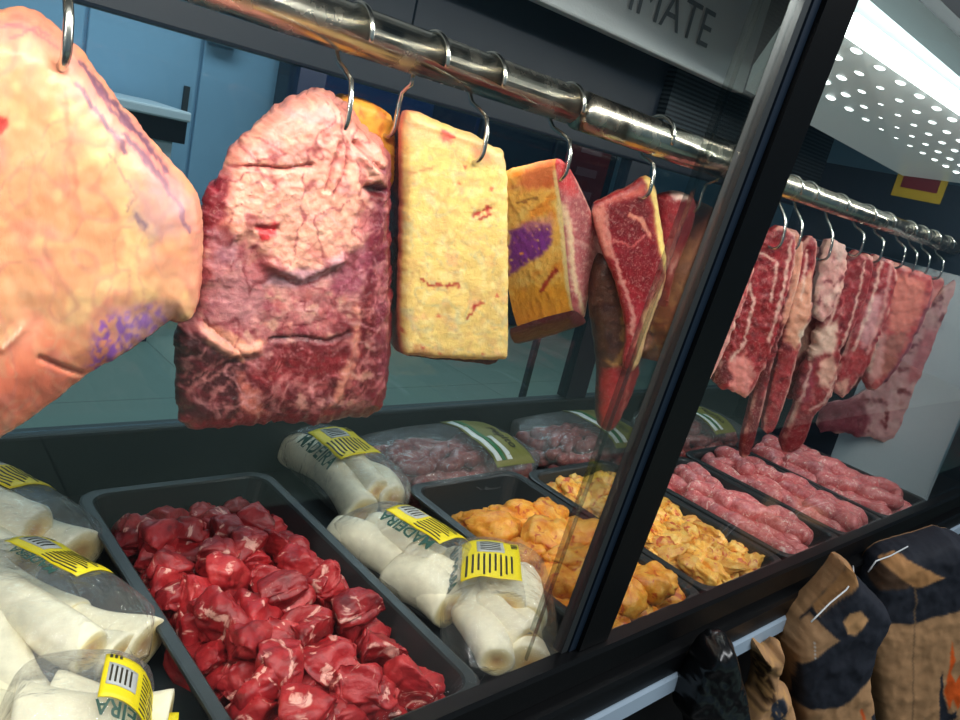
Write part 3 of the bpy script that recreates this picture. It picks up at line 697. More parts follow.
# red piece in front of the post, then a brown shape imitating a reflection
def cred(px, py, kind, V):
    return Paint(px, py, (150, 20, 30), .3, .12, 8).blotch((180, 48, 54), 10, .05, .3, .7).poly([(668,190),(688,190),(690,199),(674,201)], (236, 196, 180), 2, 3, 5).line([(668,272),(676,256)], (226,150,140), 3, 3, 5).c
o = slab('beef_strip', [(664,200),(671,195),(682,193),(697,199),(694,222),(688,240),(679,260),(672,282),(667,312),(664,290),(663,260),(660,238)], (684, 200), .86, M['meat'], .03, math.radians(10), 0, None, 2.2, .006, 8, .003,
         cred, lambda px, py, P: .002 * fbm(px / 7., py / 7.), rough_edge=1.5)
thing(o, 'bright red beef strip hanging just left of the black post', 'meat')
def cbr(px, py, kind, V):
    p = Paint(px, py, (132, 82, 42), .05, .4, 7); p.blotch((112, 62, 34), 10, .0, .3, .8); p.blotch((190, 146, 78), 9, .1, .3, .7, seed=4)
    return p.poly([(686,202),(722,206),(712,262),(690,270)], (104, 54, 42), 9, 9, 10, op=.7).blotch((84, 44, 28), 5, .1, .35, .8, seed=21).c
o = slab('aged_beef_piece', [(694,210),(704,204),(714,208),(718,218),(712,250),(702,290),(692,325),(682,350),(676,360),(660,362),(644,358),(650,330),(662,296),(674,262),(684,232)], (700, 210), .93, M['fat'], .05, 0, 0, None, 2., .004, 8, .004,
         cbr, lambda px, py, P: .0015 * fbm(px / 5., py / 5.), rough_edge=1.5)
thing(o, 'brown grainy aged beef piece seen through the glass strip beside the black post', 'meat')

# ================================================================== HANGING MEAT, RIGHT OF THE POST
YR = .785
def rmeat(name, outline, anchor, y0, base, layers, label, thick=.018, yaw=35, marb=.35, blot=None, lines=(), sidec=None, sp=1.7, am=.006, mat='meat', bulge=.004):
    def c(px, py, kind, V):
        p = Paint(px, py, base, marb, .14, 8); p.veins((232, 176, 160), 15, .9, .45, .8, len(label) * .7); p.blotch((104, 16, 26), 11, .10, .34, .8, seed=len(label) + 3)
        if blot: p.blotch(blot, 10, .02, .3, .75, seed=len(label))
        for i, l in enumerate(layers): p.poly(l[0], l[1], 3, 5, 7, *( [l[2]] if len(l) > 2 else []), seed=i)
        for i, l in enumerate(lines): p.line(l[0], l[1], l[2] if len(l) > 2 else 2.4, 3, 7, .85, i)
        e = sdf(px, py, smooth_poly(outline, 1)); p.mixin((kind == 0) * .75 * sstep(-3.6, -1.2, e) * sstep(-.1, .15, fbm(px / 16., py / 16., len(label) * 1.3, 2)), (232, 184, 162))
        if sidec: p.mixin((kind > 0) * .9, sidec)
        return p.c
    o = slab(name, outline, anchor, y0, M[mat], thick, math.radians(yaw), 0, None, sp, bulge, 6, .001, c, lambda px, py, P: am * (fbm(px / 9., py / 10., len(label), 4) + .5 * ridge(px / 12., py / 16., len(label), 2)), rough_edge=6, sharp=35)
    return tag(o, label, 'meat')
RED, DRED, PINK, FATC, BONE = (146, 22, 30), (106, 12, 20), (220, 128, 122), (236, 196, 176), (234, 190, 168)
rmeat('beef_steak', [(752,212),(763,214),(764,226),(760,246),(748,290),(732,335),(718,365),(700,398),(686,413),(688,390),(716,310),(738,250)], (758, 216), YR, (214, 120, 112), [([(748,208),(768,210),(764,240),(750,262),(740,250)], (240, 208, 172)), ([(720,340),(745,300),(740,350),(700,400)], (226,150,140))],
      'pale fat streaked steak half hidden by the black post, first on the right hand rail', blot=(192, 60, 66))
rmeat('beef_steak', [(764,233),(776,227),(786,227),(797,237),(795,262),(785,300),(775,340),(761,376),(748,398),(738,394),(726,389),(712,382),(724,352),(732,310),(745,275),(757,248)], (772, 240), YR, RED,
      [([(724,360),(744,352),(756,372),(746,398),(728,390)], (232, 138, 128)), ([(712,372),(724,356),(732,378),(716,386)], DRED)],
      'red steak with a pink fatty tip at its bottom, second on the right hand rail', blot=(176, 48, 56),
      lines=[([(744,268),(752,300),(744,340),(730,360)], FATC, 2.2), ([(756,250),(776,262),(770,300)], FATC, 2), ([(790,240),(782,290),(768,340)], FATC, 2.6)])
rmeat('beef_steak', [(784,229),(799,231),(804,245),(799,280),(786,325),(773,360),(766,395),(759,424),(752,450),(744,457),(741,446),(752,402),(766,335),(778,285)], (789, 242), YR + .01, DRED,
      [([(790,232),(804,234),(800,290),(786,330),(780,320),(790,280)], (226, 150, 122)), ([(738,430),(760,405),(760,440),(744,462)], (112, 20, 26))],
      'long narrow red steak ending in a thin red tongue, third on the right hand rail', lines=[([(782,236),(776,300),(762,360)], FATC, 2)], blot=(160, 40, 48))
rmeat('beef_steak', [(806,237),(815,233),(818,252),(811,285),(813,312),(801,342),(791,382),(779,421),(770,436),(762,428),(770,395),(779,352),(789,300),(796,262)], (812, 240), YR - .005, (150, 26, 34),
      [([(790,290),(812,268),(812,312),(796,350),(784,340)], (228, 156, 126)), ([(798,330),(814,316),(800,356)], (238, 214, 190))],
      'red steak with a peach fat middle and loose bottom, fourth on the right hand rail', lines=[([(806,250),(800,300)], FATC, 2)], blot=(180, 56, 60))
rmeat('beef_fat_flap', [(824,243),(838,239),(848,246),(846,270),(840,295),(826,322),(814,318),(814,300),(820,268)], (826, 250), YR + .02, (224, 158, 148), [([(826,240),(848,242),(840,262)], (236, 190, 178))],
      'pale pink fatty flap between the red steaks under the third and fourth right hooks', marb=.2, blot=(236, 190, 172))
rmeat('bone_in_steak', [(838,262),(850,253),(866,253),(875,262),(866,300),(852,332),(841,352),(838,376),(829,399),(818,412),(813,418),(806,440),(797,451),(788,452),(779,446),(788,425),(795,408),(800,378),(814,342),(826,308),(832,280)], (852, 252), YR, (142, 22, 30),
      [([(812,330),(836,318),(834,350),(812,356),(804,348)], BONE), ([(816,362),(830,352),(836,368),(828,388),(816,384)], (236, 174, 152)), ([(780,424),(812,410),(806,440),(790,454),(778,446)], (128, 26, 32)), ([(802,372),(814,360),(808,400),(798,400)], (150, 40, 60))],
      'bone-in steak with a round bone end and red tongue, hanging lowest in the right bunch', lines=[([(840,268),(832,310),(818,340)], FATC, 2.4), ([(862,262),(852,310),(838,350)], FATC, 1.8), ([(812,352),(802,390),(790,420)], FATC, 2), ([(834,376),(822,402),(808,408)], FATC, 2)], blot=(172, 50, 56), bulge=.009)
rmeat('beef_steak', [(801,250),(822,246),(846,262),(850,300),(832,350),(812,385),(800,402),(784,398),(778,370),(778,330),(788,290)], (812, 252), YR + .085, DRED, [([(800,300),(815,290),(806,350),(794,360)], FATC)],
      'dark red steak filling the gap behind the pale pink fatty flap', blot=(150, 40, 44))
rmeat('beef_steak', [(856,262),(884,262),(902,280),(896,330),(870,372),(850,392),(834,386),(838,340),(848,300)], (872, 262), YR + .085, DRED, [([(850,330),(866,310),(862,360),(846,372)], (190, 90, 84))],
      'dark red steak hidden behind the rib steaks in the right bunch', blot=(150, 40, 44))
rmeat('rib_steak', [(872,255),(890,258),(899,275),(889,310),(877,342),(870,366),(857,381),(845,399),(836,392),(830,384),(844,352),(855,312),(865,280)], (872, 256), YR, (160, 34, 42),
      [([(866,300),(882,290),(876,330),(862,350),(858,335)], (222, 150, 150)), ([(832,384),(848,376),(846,400)], (230, 160, 140))],
      'red rib steak with pale bone slices, sixth on the right hand rail', lines=[([(880,262),(868,310),(852,350)], FATC, 2.4), ([(890,262),(882,310),(866,352)], (226, 160, 150), 3)], blot=(190, 70, 70))
rmeat('rib_steak', [(890,262),(915,268),(936,281),(929,310),(913,345),(896,371),(882,386),(871,392),(863,381),(872,350),(880,310),(886,282)], (900, 266), YR, (186, 66, 66),
      [([(892,272),(924,280),(918,315),(896,336),(886,326)], (224, 124, 108)), ([(866,345),(884,330),(882,372),(866,384)], (220, 150, 142)), ([(884,335),(906,330),(892,368),(880,376)], (170, 96, 82))],
      'broad pink rib steak with dark outer edge, under the seventh and eighth right hooks', lines=[([(935,284),(912,340),(880,386)], (132, 56, 76), 4), ([(888,270),(880,320),(868,370)], FATC, 2.6)], blot=(212, 112, 100), bulge=.009)
rmeat('beef_steak', [(934,274),(949,281),(950,300),(938,322),(928,340),(916,332),(922,308),(928,290)], (934, 275), YR + .012, (214, 104, 104), [([(930,290),(944,286),(940,316),(926,322)], (232, 150, 142))],
      'small pink steak just behind the broad rib steak at the right end of the rail', blot=(230, 150, 146))
rmeat('flat_rib_rack', [(950,278),(968,284),(964,320),(946,352),(926,387),(909,427),(900,441),(880,440),(846,435),(815,430),(819,405),(860,398),(898,360),(922,318)], (950, 282), .755, (206, 150, 148),
      [([(815,402),(860,398),(870,420),(860,440),(814,434)], (140, 60, 72)), ([(925,330),(945,330),(925,380),(905,385)], (196, 110, 112))],
      'large pale flat rib rack hanging last at the right end of the rail', thick=.02, yaw=60, marb=.25, blot=(222, 178, 170), lines=[([(980,300),(946,350),(908,428),(898,441)], (130, 92, 96), 3.4)], sp=2.6)

# ================================================================== TRAYS ON THE DECK
ZD = Z(-.720)
def rrect(x0, x1, y0, y1, r, z, n=6):
    P = []
    for cx, cy, a0 in ((x1 - r, y1 - r, 0), (x0 + r, y1 - r, 90), (x0 + r, y0 + r, 180), (x1 - r, y0 + r, 270)):
        for k in range(n + 1):
            a = math.radians(a0 + 90 * k / n); P.append((cx + r * math.cos(a), cy + r * math.sin(a), z))
    return P
def tray(x0, x1, y0, y1, label, h=.074, rim=.016, slope=.022):
    L = [rrect(x0 + slope + rim - .003, x1 - slope - rim + .003, y0 + slope + rim - .003, y1 - slope - rim + .003, .03, ZD + .0005),
         rrect(x0 + rim - .004, x1 - rim + .004, y0 + rim - .004, y1 - rim + .004, .034, ZD + h - .006), rrect(x0, x1, y0, y1, .04, ZD + h - .006), rrect(x0, x1, y0, y1, .04, ZD + h - .001),
         rrect(x0 + .003, x1 - .003, y0 + .003, y1 - .003, .038, ZD + h), rrect(x0 + rim, x1 - rim, y0 + rim, y1 - rim, .032, ZD + h), rrect(x0 + rim + .003, x1 - rim - .003, y0 + rim + .003, y1 - rim - .003, .03, ZD + h - .003),
         rrect(x0 + rim + slope, x1 - rim - slope, y0 + rim + slope, y1 - rim - slope, .026, ZD + .007), rrect(x0 + rim + slope + .006, x1 - rim - slope - .006, y0 + rim + slope + .006, y1 - rim - slope - .006, .022, ZD + .004)]
    n = len(L[0]); v = [p for l in L for p in l]; f = []
    for i in range(len(L) - 1):
        for k in range(n): f.append((i * n + k, i * n + (k + 1) % n, (i + 1) * n + (k + 1) % n, (i + 1) * n + k))
    f.append(tuple(range(n - 1, -1, -1))); f.append(tuple((len(L) - 1) * n + k for k in range(n)))
    o = mobj('display_tray', v, f, M['black_plastic'], None, None, False)
    return tag(o, label, 'tray', 'black display trays')
TR = {'beef': (.342, .655 , .518, 1.105), 'chicken': (.872, 1.165 , .518, .985), 'wing': (1.172, 1.466 , .518, .965), 's1': (1.476, 1.738 , .518, .925), 's2': (1.744, 1.995 , .518, .94), 's3': (2.001, 2.325 , .518, .94)}
TR = {k: (a * 1.042, b * 1.042, .5145, d * 1.042) for k, (a, b, _, d) in TR.items()}
for k, l in (('beef', 'large black plastic tray filled with red beef chunks'), ('chicken', 'black plastic tray of orange chicken thighs left of the post, empty at its back'), ('wing', 'black plastic tray of small orange chicken wings just right of the post'),
             ('s1', 'black plastic tray of pink sausages beside the chicken wings'), ('s2', 'middle black plastic tray of pink sausages, between two other sausage trays'), ('s3', 'black plastic tray of pink sausages furthest to the right')):
    tray(*TR[k], l)

# ---------------- small meshes made once and copied
def ico(sub):
    bm = bmesh.new(); bmesh.ops.create_icosphere(bm, subdivisions=sub, radius=1)
    v = np.array([w.co[:] for w in bm.verts]); f = [tuple(x.index for x in q.verts) for q in bm.faces]; bm.free(); return v, f
IV, IF = ico(4); IV3, IF3 = ico(3)
def proto_mesh(name, v, f, mat, cols=None):
    me = bpy.data.meshes.new(name); me.from_pydata(np.asarray(v).tolist(), [], f); me.materials.append(mat)
    me.polygons.foreach_set('use_smooth', [True] * len(me.polygons))
    if cols is not None: me.color_attributes.new('Col', 'FLOAT_COLOR', 'POINT').data.foreach_set('color', np.asarray(cols, np.float32).ravel())
    return me
def chunk_mesh(i):
    r = np.random.default_rng(100 + i); N = IV; v = IV * np.array([.038, .031, .024]) * r.uniform(.85, 1.15, 3)
    for k in range(8):
        n = r.normal(size=3); n /= np.linalg.norm(n); d = r.uniform(.011, .021)
        s = v @ n; v = v - np.outer(np.maximum(0, s - d) * .93, n)
    f2 = fbm(N[:, 0] * 1.3 + i * 7, N[:, 1] * 1.3, N[:, 2] * 1.3, 3)
    h = .0050 * f2 + .0020 * ridge(N[:, 0] * 5 + i, N[:, 1] * 1.6, N[:, 2] * 4, 3) - .003 * sstep(.75, .98, ridge(N[:, 0] * 1.2 + i * 3, N[:, 1] * 1.2, N[:, 2] * 1.2, 1))
    return proto_mesh('beef_chunk', v + N * h[:, None], IF, M['chunk'])
CH = [chunk_mesh(i) for i in range(12)]
from mathutils import Euler
def put(name, me, loc, rot, sc, label, cat, group):
    o = bpy.data.objects.new(name, me); COL.objects.link(o); o.location = loc; o.rotation_euler = rot; o.scale = (sc,) * 3
    return tag(o, label, cat, group)
# beef chunks: two full layers and a loose heap on top
x0, x1, y0, y1 = TR['beef']; rr = random.Random(3); src = None; cnt = 0
for lay, (zz, mx, my, nx, ny) in enumerate(((.026, .066, .060, 4, 9), (.048, .068, .052, 4, 9), (.068, .084, .06, 4, 7), (.082, .09, .07, 3, 4))):
    for i in range(nx):
        for j in range(ny):
            fx = (i + .5) / nx; fy = (j + .5) / ny
            yb = y1 - .06 - (.02 if lay else .0) - .04 * lay
            x = x0 + mx - (.002, .008, .014, .01)[lay] + (x1 - x0 - 2 * mx + .004) * (i / (nx - 1)) + rr.uniform(-.007, .007)
            y = y0 + my + (yb - y0 - my) * (j / (ny - 1)) + rr.uniform(-.009, .009)
            if lay == 3: y = y0 + .06 + .2 * j / 3 + rr.uniform(-.01, .01)
            if lay == 2 and rr.random() < .12: continue
            o0 = put('beef_chunk', CH[rr.randrange(12)], (x, y, ZD + zz + rr.uniform(-.004, .005)), (rr.uniform(-.5, .5), rr.uniform(-.5, .5), rr.uniform(0, 6.28)), rr.uniform(1.05, 1.4),
                     'raw red beef chunk with pale fat in the heap filling the large left tray', 'beef chunk', 'beef chunks in the large left tray')
            cnt += 1
# sausages
def sausage_mesh(i, L, r, mat, bend):
    g = np.random.default_rng(i); n, m = 26, 14; V = []; Fc = []
    for a in range(n + 1):
        t = a / n; s = (t - .5) * L
        e = min(t, 1 - t) * L; rad = r * math.sqrt(max(0.02, 1 - max(0, 1 - e / (r * 1.1)) ** 2)) * (1 + .07 * math.sin(t * 9 + i) + .05 * math.sin(t * 23 + 2 * i))
        cx, cy = s, bend * (4 * (t - .5) ** 2 - .5) + .004 * math.sin(7 * t + i)
        for b in range(m):
            q = 2 * PI * b / m; k = 1 + .06 * math.sin(3 * q + a * .5 + i); V.append((cx, cy + rad * k * math.cos(q), rad * k * math.sin(q)))
    for a in range(n):
        for b in range(m): Fc.append((a * m + b, a * m + (b + 1) % m, (a + 1) * m + (b + 1) % m, (a + 1) * m + b))
    Fc += [tuple(range(m - 1, -1, -1)), tuple(n * m + b for b in range(m))]
    return proto_mesh('sausage', V, Fc, mat)
SA = [sausage_mesh(i, (.125, .14, .11, .15)[i % 4], (.0225, .021, .024)[i % 3], M['sausage'], (.02, -.012, .03, -.03, .01, .0)[i]) for i in range(6)]
def fill_sausage(key, label, group, seed, nx, ny, yback, over=1):
    x0, x1, y0, y1 = TR[key]; r = random.Random(seed)
    for lay in range(3):
        for i in range(nx - lay):
            for j in range(ny):
                if r.random() < (0, .08, .35)[lay]: continue
                x = x0 + .062 + (x1 - x0 - .13) * (i + .5 * lay) / (nx - 1) + r.uniform(-.006, .006)
                y = y0 + .09 + (yback - y0 - .14) * j / (ny - 1) + r.uniform(-.012, .012)
                put('sausage', SA[r.randrange(6)], (x, y, ZD + .029 + .023 * lay + r.uniform(-.002, .003)), (r.uniform(-.3, .3), r.uniform(-.13, .13), PI / 2 + r.uniform(-.38, .38) * (1 + .35 * lay)), r.uniform(.95, 1.1), label, 'sausage', group)
fill_sausage('s1', 'raw pink sausage in the tray beside the chicken wings', 'sausages beside the chicken wings', 5, 5, 4, .90)
fill_sausage('s2', 'raw pink sausage in the middle sausage tray', 'sausages in the middle tray', 6, 5, 4, .93)
fill_sausage('s3', 'raw pink sausage in the tray furthest to the right', 'sausages in the rightmost tray', 8, 6, 4, .94)
# chicken: thighs and drumsticks, wings
def leg_mesh(i, L, rmax, mat, nm):
    g = np.random.default_rng(40 + i); v = IV.copy(); t = (v[:, 0] + 1) / 2
    rad = rmax * (np.sin(PI * np.clip(t, 0, 1)) ** .6) * (1.15 - .85 * t ** 1.2); l = np.hypot(v[:, 1], v[:, 2]) + 1e-6
    x = (t - .45) * L; y = v[:, 1] / l * rad * 1.1 + .25 * L * (t - .4) ** 2 * (1 if i % 2 else -1); z = v[:, 2] / l * rad * .78
    P = np.stack([x, y, z], 1); h = .34 * rmax * (ridge(v[:, 0] * 2.4 + i * 3, v[:, 1] * 1.5, v[:, 2] * 1.5, 3) - .6) + .42 * rmax * fbm(v[:, 0] * 1.5 + i * 5, v[:, 1] * 1.5, v[:, 2] * 1.5, 3)
    return proto_mesh(nm, P + v * h[:, None], IF, mat)
TH = [leg_mesh(i, (.135, .12, .15)[i % 3], (.046, .05, .04)[i % 3], M['chicken'], 'chicken_thigh') for i in range(5)]
WI = [leg_mesh(i + 9, (.075, .065, .085)[i % 3], (.021, .023, .019)[i % 3], M['wing'], 'chicken_wing') for i in range(6)]
x0, x1, y0, y1 = TR['chicken']; r = random.Random(11)
for lay, (nx, ny, z, yb) in enumerate(((4, 5, .040, .88), (3, 4, .068, .84), (2, 3, .092, .74))):
    for i in range(nx):
        for j in range(ny):
            x = x0 + .062 + (x1 - x0 - .124) * (i + .25 * lay) / (nx - 1 + .5 * lay); y = y0 + .066 + (yb - y0 - .066) * j / (ny - 1)
            put('chicken_thigh', TH[r.randrange(5)], (x + r.uniform(-.008, .008), y + r.uniform(-.01, .01), ZD + z), (r.uniform(-.4, .4), r.uniform(-.25, .25), r.uniform(0, 6.28)), r.uniform(.82, .98),
                'orange marinated chicken thigh in the tray left of the post', 'chicken piece', 'chicken thighs in the tray left of the post')
x0, x1, y0, y1 = TR['wing']; r = random.Random(12)
for lay, (nx, ny, z) in enumerate(((6, 10, .028), (6, 10, .05), (5, 10, .068))):
    for i in range(nx):
        for j in range(ny):
            x = x0 + .052 + .008 * lay + (x1 - x0 - .112 - .016 * lay) * i / (nx - 1); y = y0 + .05 + (.42 - .035 * lay) * j / (ny - 1)
            put('chicken_wing', WI[r.randrange(6)], (x + r.uniform(-.007, .007), y + r.uniform(-.007, .007), ZD + z), (r.uniform(-.5, .5), r.uniform(-.35, .35), r.uniform(0, 6.28)), r.uniform(.9, 1.15),
                'small orange marinated chicken wing in the tray right of the post', 'chicken wing', 'chicken wings in the tray right of the post')

# ================================================================== BAGS OF PEELED CASSAVA
def root_mesh(i, L, r0, r1):
    n, m = 22, 20; V = []; C = []; Fc = []
    for a in range(n + 1):
        t = a / n; rad = (r0 + (r1 - r0) * t) * (1 + .05 * math.sin(5 * t + i * 2)); rad *= 1 - .04 * (max(0, 1 - min(t, 1 - t) * 14)) ** 2
        for b in range(m):
            q = 2 * PI * b / m; k = 1 + .07 * math.sin(2 * q + i + 2 * t) + .03 * math.sin(5 * q + i * 3 + 4 * t)
            V.append(((t - .5) * L, rad * k * math.cos(q) + .012 * math.sin(3 * t + i), rad * k * math.sin(q))); C.append((*lin((242, 234, 206)), 1))
    for a in range(n):
        for b in range(m): Fc.append((a * m + b, a * m + (b + 1) % m, (a + 1) * m + (b + 1) % m, (a + 1) * m + b))
    for e, sgn in ((0, -1), (n, 1)):                    # cut ends: pale ring, yellow core, darker heart
        prev = [e * m + b for b in range(m)]; c0 = np.mean([V[p] for p in prev], 0)
        for s, cc, dx in ((.88, (248, 234, 186), .001), (.5, (240, 206, 132), .0003), (.14, (208, 156, 84), -.002)):
            k0 = len(V)
            for b in range(m): V.append(tuple(c0 + (np.array(V[e * m + b]) - c0) * s + [sgn * dx, 0, 0])); C.append((*lin(cc), 1))
            cur = list(range(k0, k0 + m))
            for b in range(m): Fc.append((prev[b], prev[(b + 1) % m], cur[(b + 1) % m], cur[b]))
            prev = cur
        Fc.append(tuple(prev))
    me = proto_mesh('cassava_root', V, Fc, M['cassava'], C)
    bm = bmesh.new(); bm.from_mesh(me); bmesh.ops.recalc_face_normals(bm, faces=bm.faces); bm.to_mesh(me); bm.free(); return me
RT = [root_mesh(0, .15, .034, .027), root_mesh(1, .13, .029, .032), root_mesh(2, .16, .03, .022), root_mesh(3, .11, .036, .033)]
class Hull:
    """a filled clear bag lying on the deck, long axis u, breadth v"""
    def __init__(s, c, ang, L, W, H, z0=None, seed=0):
        s.c = Vector(c); s.a = ang; s.L, s.W, s.H = L / 2, W / 2, H; s.z0 = ZD + .002 if z0 is None else z0; s.seed = seed
    def w(s, u, v, z):
        return (s.c.x + u * math.cos(s.a) - v * math.sin(s.a), s.c.y + u * math.sin(s.a) + v * math.cos(s.a), s.z0 + z)
    def prof(s, u, v):
        e = np.clip(1 - np.abs(u / s.L) ** 3.2, 0, 1) ** .5 * np.clip(1 - np.abs(v / s.W) ** 2.6, 0, 1) ** .5
        b = fbm(u / .05 + s.seed, v / .05, s.seed * 1.7, 3)
        return e, b
    def top(s, u, v):
        u = np.asarray(u, float); v = np.asarray(v, float); e, b = s.prof(u, v)
        return s.H * (.42 + .58 * e) * (1 + .0 * b) + .006 * b * e
    def bot(s, u, v):
        e, b = s.prof(np.asarray(u, float), np.asarray(v, float)); return s.H * .42 * (1 - e)
    def film(s, parent, mat, neck=0):
        n, m = 44, 30; V = []; Fc = []
        def R(q): return 1 + .05 * math.sin(5 * q + s.seed) + .03 * math.sin(11 * q + 2 * s.seed)
        # polar grid
        na, nr = 60, 14; V.append(s.w(0, 0, float(s.top(0, 0))))
        for side in (0, 1):
            for k in range(1, nr + 1):
                rho = math.sin(k / nr * PI / 2)
                if side and k == nr: continue
                for a in range(na):
                    q = 2 * PI * a / na; cs, sn = math.cos(q), math.sin(q); sup = (abs(cs) ** 3.4 + abs(sn) ** 3.0) ** (-1 / 3.2)
                    u, v = s.L * rho * cs * sup, s.W * rho * sn * sup; u = max(-s.L, min(s.L, u)); v = max(-s.W, min(s.W, v))
                    if rho > .9: u *= R(q); v *= R(q)
                    z = float(s.bot(u, v)) if side else float(s.top(u, v)); V.append(s.w(u, v, z))
        ring = lambda sd, k: [1 + (sd * nr * na if sd else 0) + (k - 1) * na + a for a in range(na)]
        V.append(s.w(0, 0, 0.)); last = len(V) - 1
        t1 = ring(0, 1)
        for a in range(na): Fc.append((0, t1[a], t1[(a + 1) % na]))
        for k in range(1, nr):
            p, q = ring(0, k), ring(0, k + 1)
            for a in range(na): Fc.append((p[a], q[a], q[(a + 1) % na], p[(a + 1) % na]))
        edge = ring(0, nr)
        for k in range(1, nr):
            p = ring(1, k); q = ring(1, k + 1) if k < nr - 1 else edge
            for a in range(na): Fc.append((p[a], p[(a + 1) % na], q[(a + 1) % na], q[a]))
        p = ring(1, 1)
        for a in range(na): Fc.append((last, p[(a + 1) % na], p[a]))
        return mobj('film', V, Fc, mat, parent)
    def patch(s, u0, u1, v0, v1, off, name, mat, parent, th=.0006, nu=14, nv=10):
        V = []; Fc = []
        for lvl in (off, off + th):
            for i in range(nu + 1):
                for j in range(nv + 1):
                    u = u0 + (u1 - u0) * i / nu; v = v0 + (v1 - v0) * j / nv; V.append(s.w(u, v, float(s.top(u, v)) + lvl))
        N = (nu + 1) * (nv + 1)
        for i in range(nu):
            for j in range(nv):
                a = i * (nv + 1) + j; q = (a, a + nv + 1, a + nv + 2, a + 1); Fc.append(tuple(k + N for k in q)); Fc.append(q[::-1])
        rim = [i * (nv + 1) for i in range(nu + 1)] + [nu * (nv + 1) + j for j in range(1, nv + 1)] + [i * (nv + 1) + nv for i in range(nu - 1, -1, -1)] + [j for j in range(nv - 1, 0, -1)]
        for a, b in zip(rim, rim[1:] + rim[:1]): Fc.append((a, b, b + N, a + N))
        return mobj(name, V, Fc, mat, parent)
    def text(s, txt, size, cu, cv, rot, off, mat, parent, sx=1., name='lettering'):
        tv, tf = text_verts(txt, size, size * .02); V = []
        for p in tv:
            x, y = p.x * sx, p.y; u = cu + x * math.cos(rot) - y * math.sin(rot); v = cv + x * math.sin(rot) + y * math.cos(rot)
            V.append(s.w(u, v, float(s.top(u, v)) + off))
        return mobj(name, V, tf, mat, parent, smooth=False)
def cassava_bag(px_a, px_b, W, H, label, roots, lab=None, z0=None, seed=0, zpx=-.665, ext=1.0):
    A, B = at(*px_a, 2, zpx), at(*px_b, 2, zpx); d = B - A; c = (A + B) / 2
    h = Hull((c.x, c.y, 0), math.atan2(d.y, d.x), d.length * ext, W, H, z0, seed)
    t = empty('cassava_bag', (c.x, c.y, h.z0), label, 'bag of cassava', 'clear bags of peeled cassava')
    f = h.film(t, M['film'])
    for (u, v, z, yaw, k, sc) in roots:
        put('cassava_root', RT[k], h.w(u, v, z), (seed * .7 + k, 0, h.a + yaw), sc, 'peeled white cassava root inside the ' + label.split(',')[0].replace('clear ', ''), 'cassava', 'cassava roots in the ' + label.split(',')[0])
    if lab:
        u0, u1, v0, v1, word, wrot = lab
        l = h.patch(u0, u1, v0, v1, .0012, 'label', M['yellow'], t)
        du, dv = u1 - u0, v1 - v0
        h.text(word, abs(dv) * .34, u0 + du * .5, v0 - dv * .16, wrot, .003, M['green_ink'], t, .95)
        h.patch(u0 + du * .06, u0 + du * .42, v0 + dv * .24, v0 + dv * .72, .0021, 'barcode_panel', M['grey_print'], l, .0004, 6, 5)
        for k in range(5):
            h.patch(u0 + du * (.09 + .06 * k), u0 + du * (.115 + .06 * k), v0 + dv * .30, v0 + dv * .66, .0027, 'print_bar', M['ink'], l, .0003, 2, 4)
        for k in range(9):
            h.patch(u0 + du * .48, u0 + du * (.95 - .05 * (k % 3)), v0 + dv * (.06 + .095 * k), v0 + dv * (.095 + .095 * k), .0021, 'print_line', M['ink'], l, .0004, 6, 1)
        for k in range(3):
            h.patch(u0 + du * (.05 + .06 * k), u0 + du * (.085 + .06 * k), v0 + dv * .86, v0 + dv * .97, .0021, 'print_mark', M['ink'], l, .0004, 2, 2)
    return h, t
# right of the beef tray, from the back to the front
cassava_bag((306, 437), (390, 510), .17, .115, 'clear cassava bag furthest back, beside the beef tray',
            [(-.05, -.038, .042, .1, 0, 1.1), (.06, -.036, .042, -.05, 1, 1.1), (-.03, .038, .042, .05, 2, 1.2), (.06, .036, .042, 0, 3, 1.05), (-.02, 0, .074, .06, 0, .85), (.06, 0, .072, .0, 1, .8)], (-.08, .05, -.05, .04, 'MADEIRA', 0), seed=1)
cassava_bag((354, 522), (476, 602), .16, .122, 'clear cassava bag in the middle, between the beef tray and chicken',
            [(-.062, -.03, .040, .1, 0, 1.05), (.06, -.036, .040, -.1, 3, 1.1), (-.045, .036, .040, .05, 1, 1.1), (.06, .034, .04, 0, 2, 1.1), (-.03, .0, .068, .06, 3, .85), (.055, 0., .066, .06, 1, .8)], (-.06, .06, -.02, .062, 'MADEIRA', PI), seed=2)
cassava_bag((496, 556), (500, 668), .18, .122, 'clear cassava bag nearest the post, rightmost of the cassava bags',
            [(-.045, -.045, .040, .2, 0, 1.1), (.045, .045, .040, -.1, 1, 1.1), (-.045, .04, .040, .1, 3, 1.1), (.05, -.03, .042, .2, 2, 1.15), (-.03, .0, .066, .15, 3, 1.), (.05, .01, .064, .5, 1, .8)], (-.085, .035, -.07, .02, 'MADEIRA', PI), seed=3)
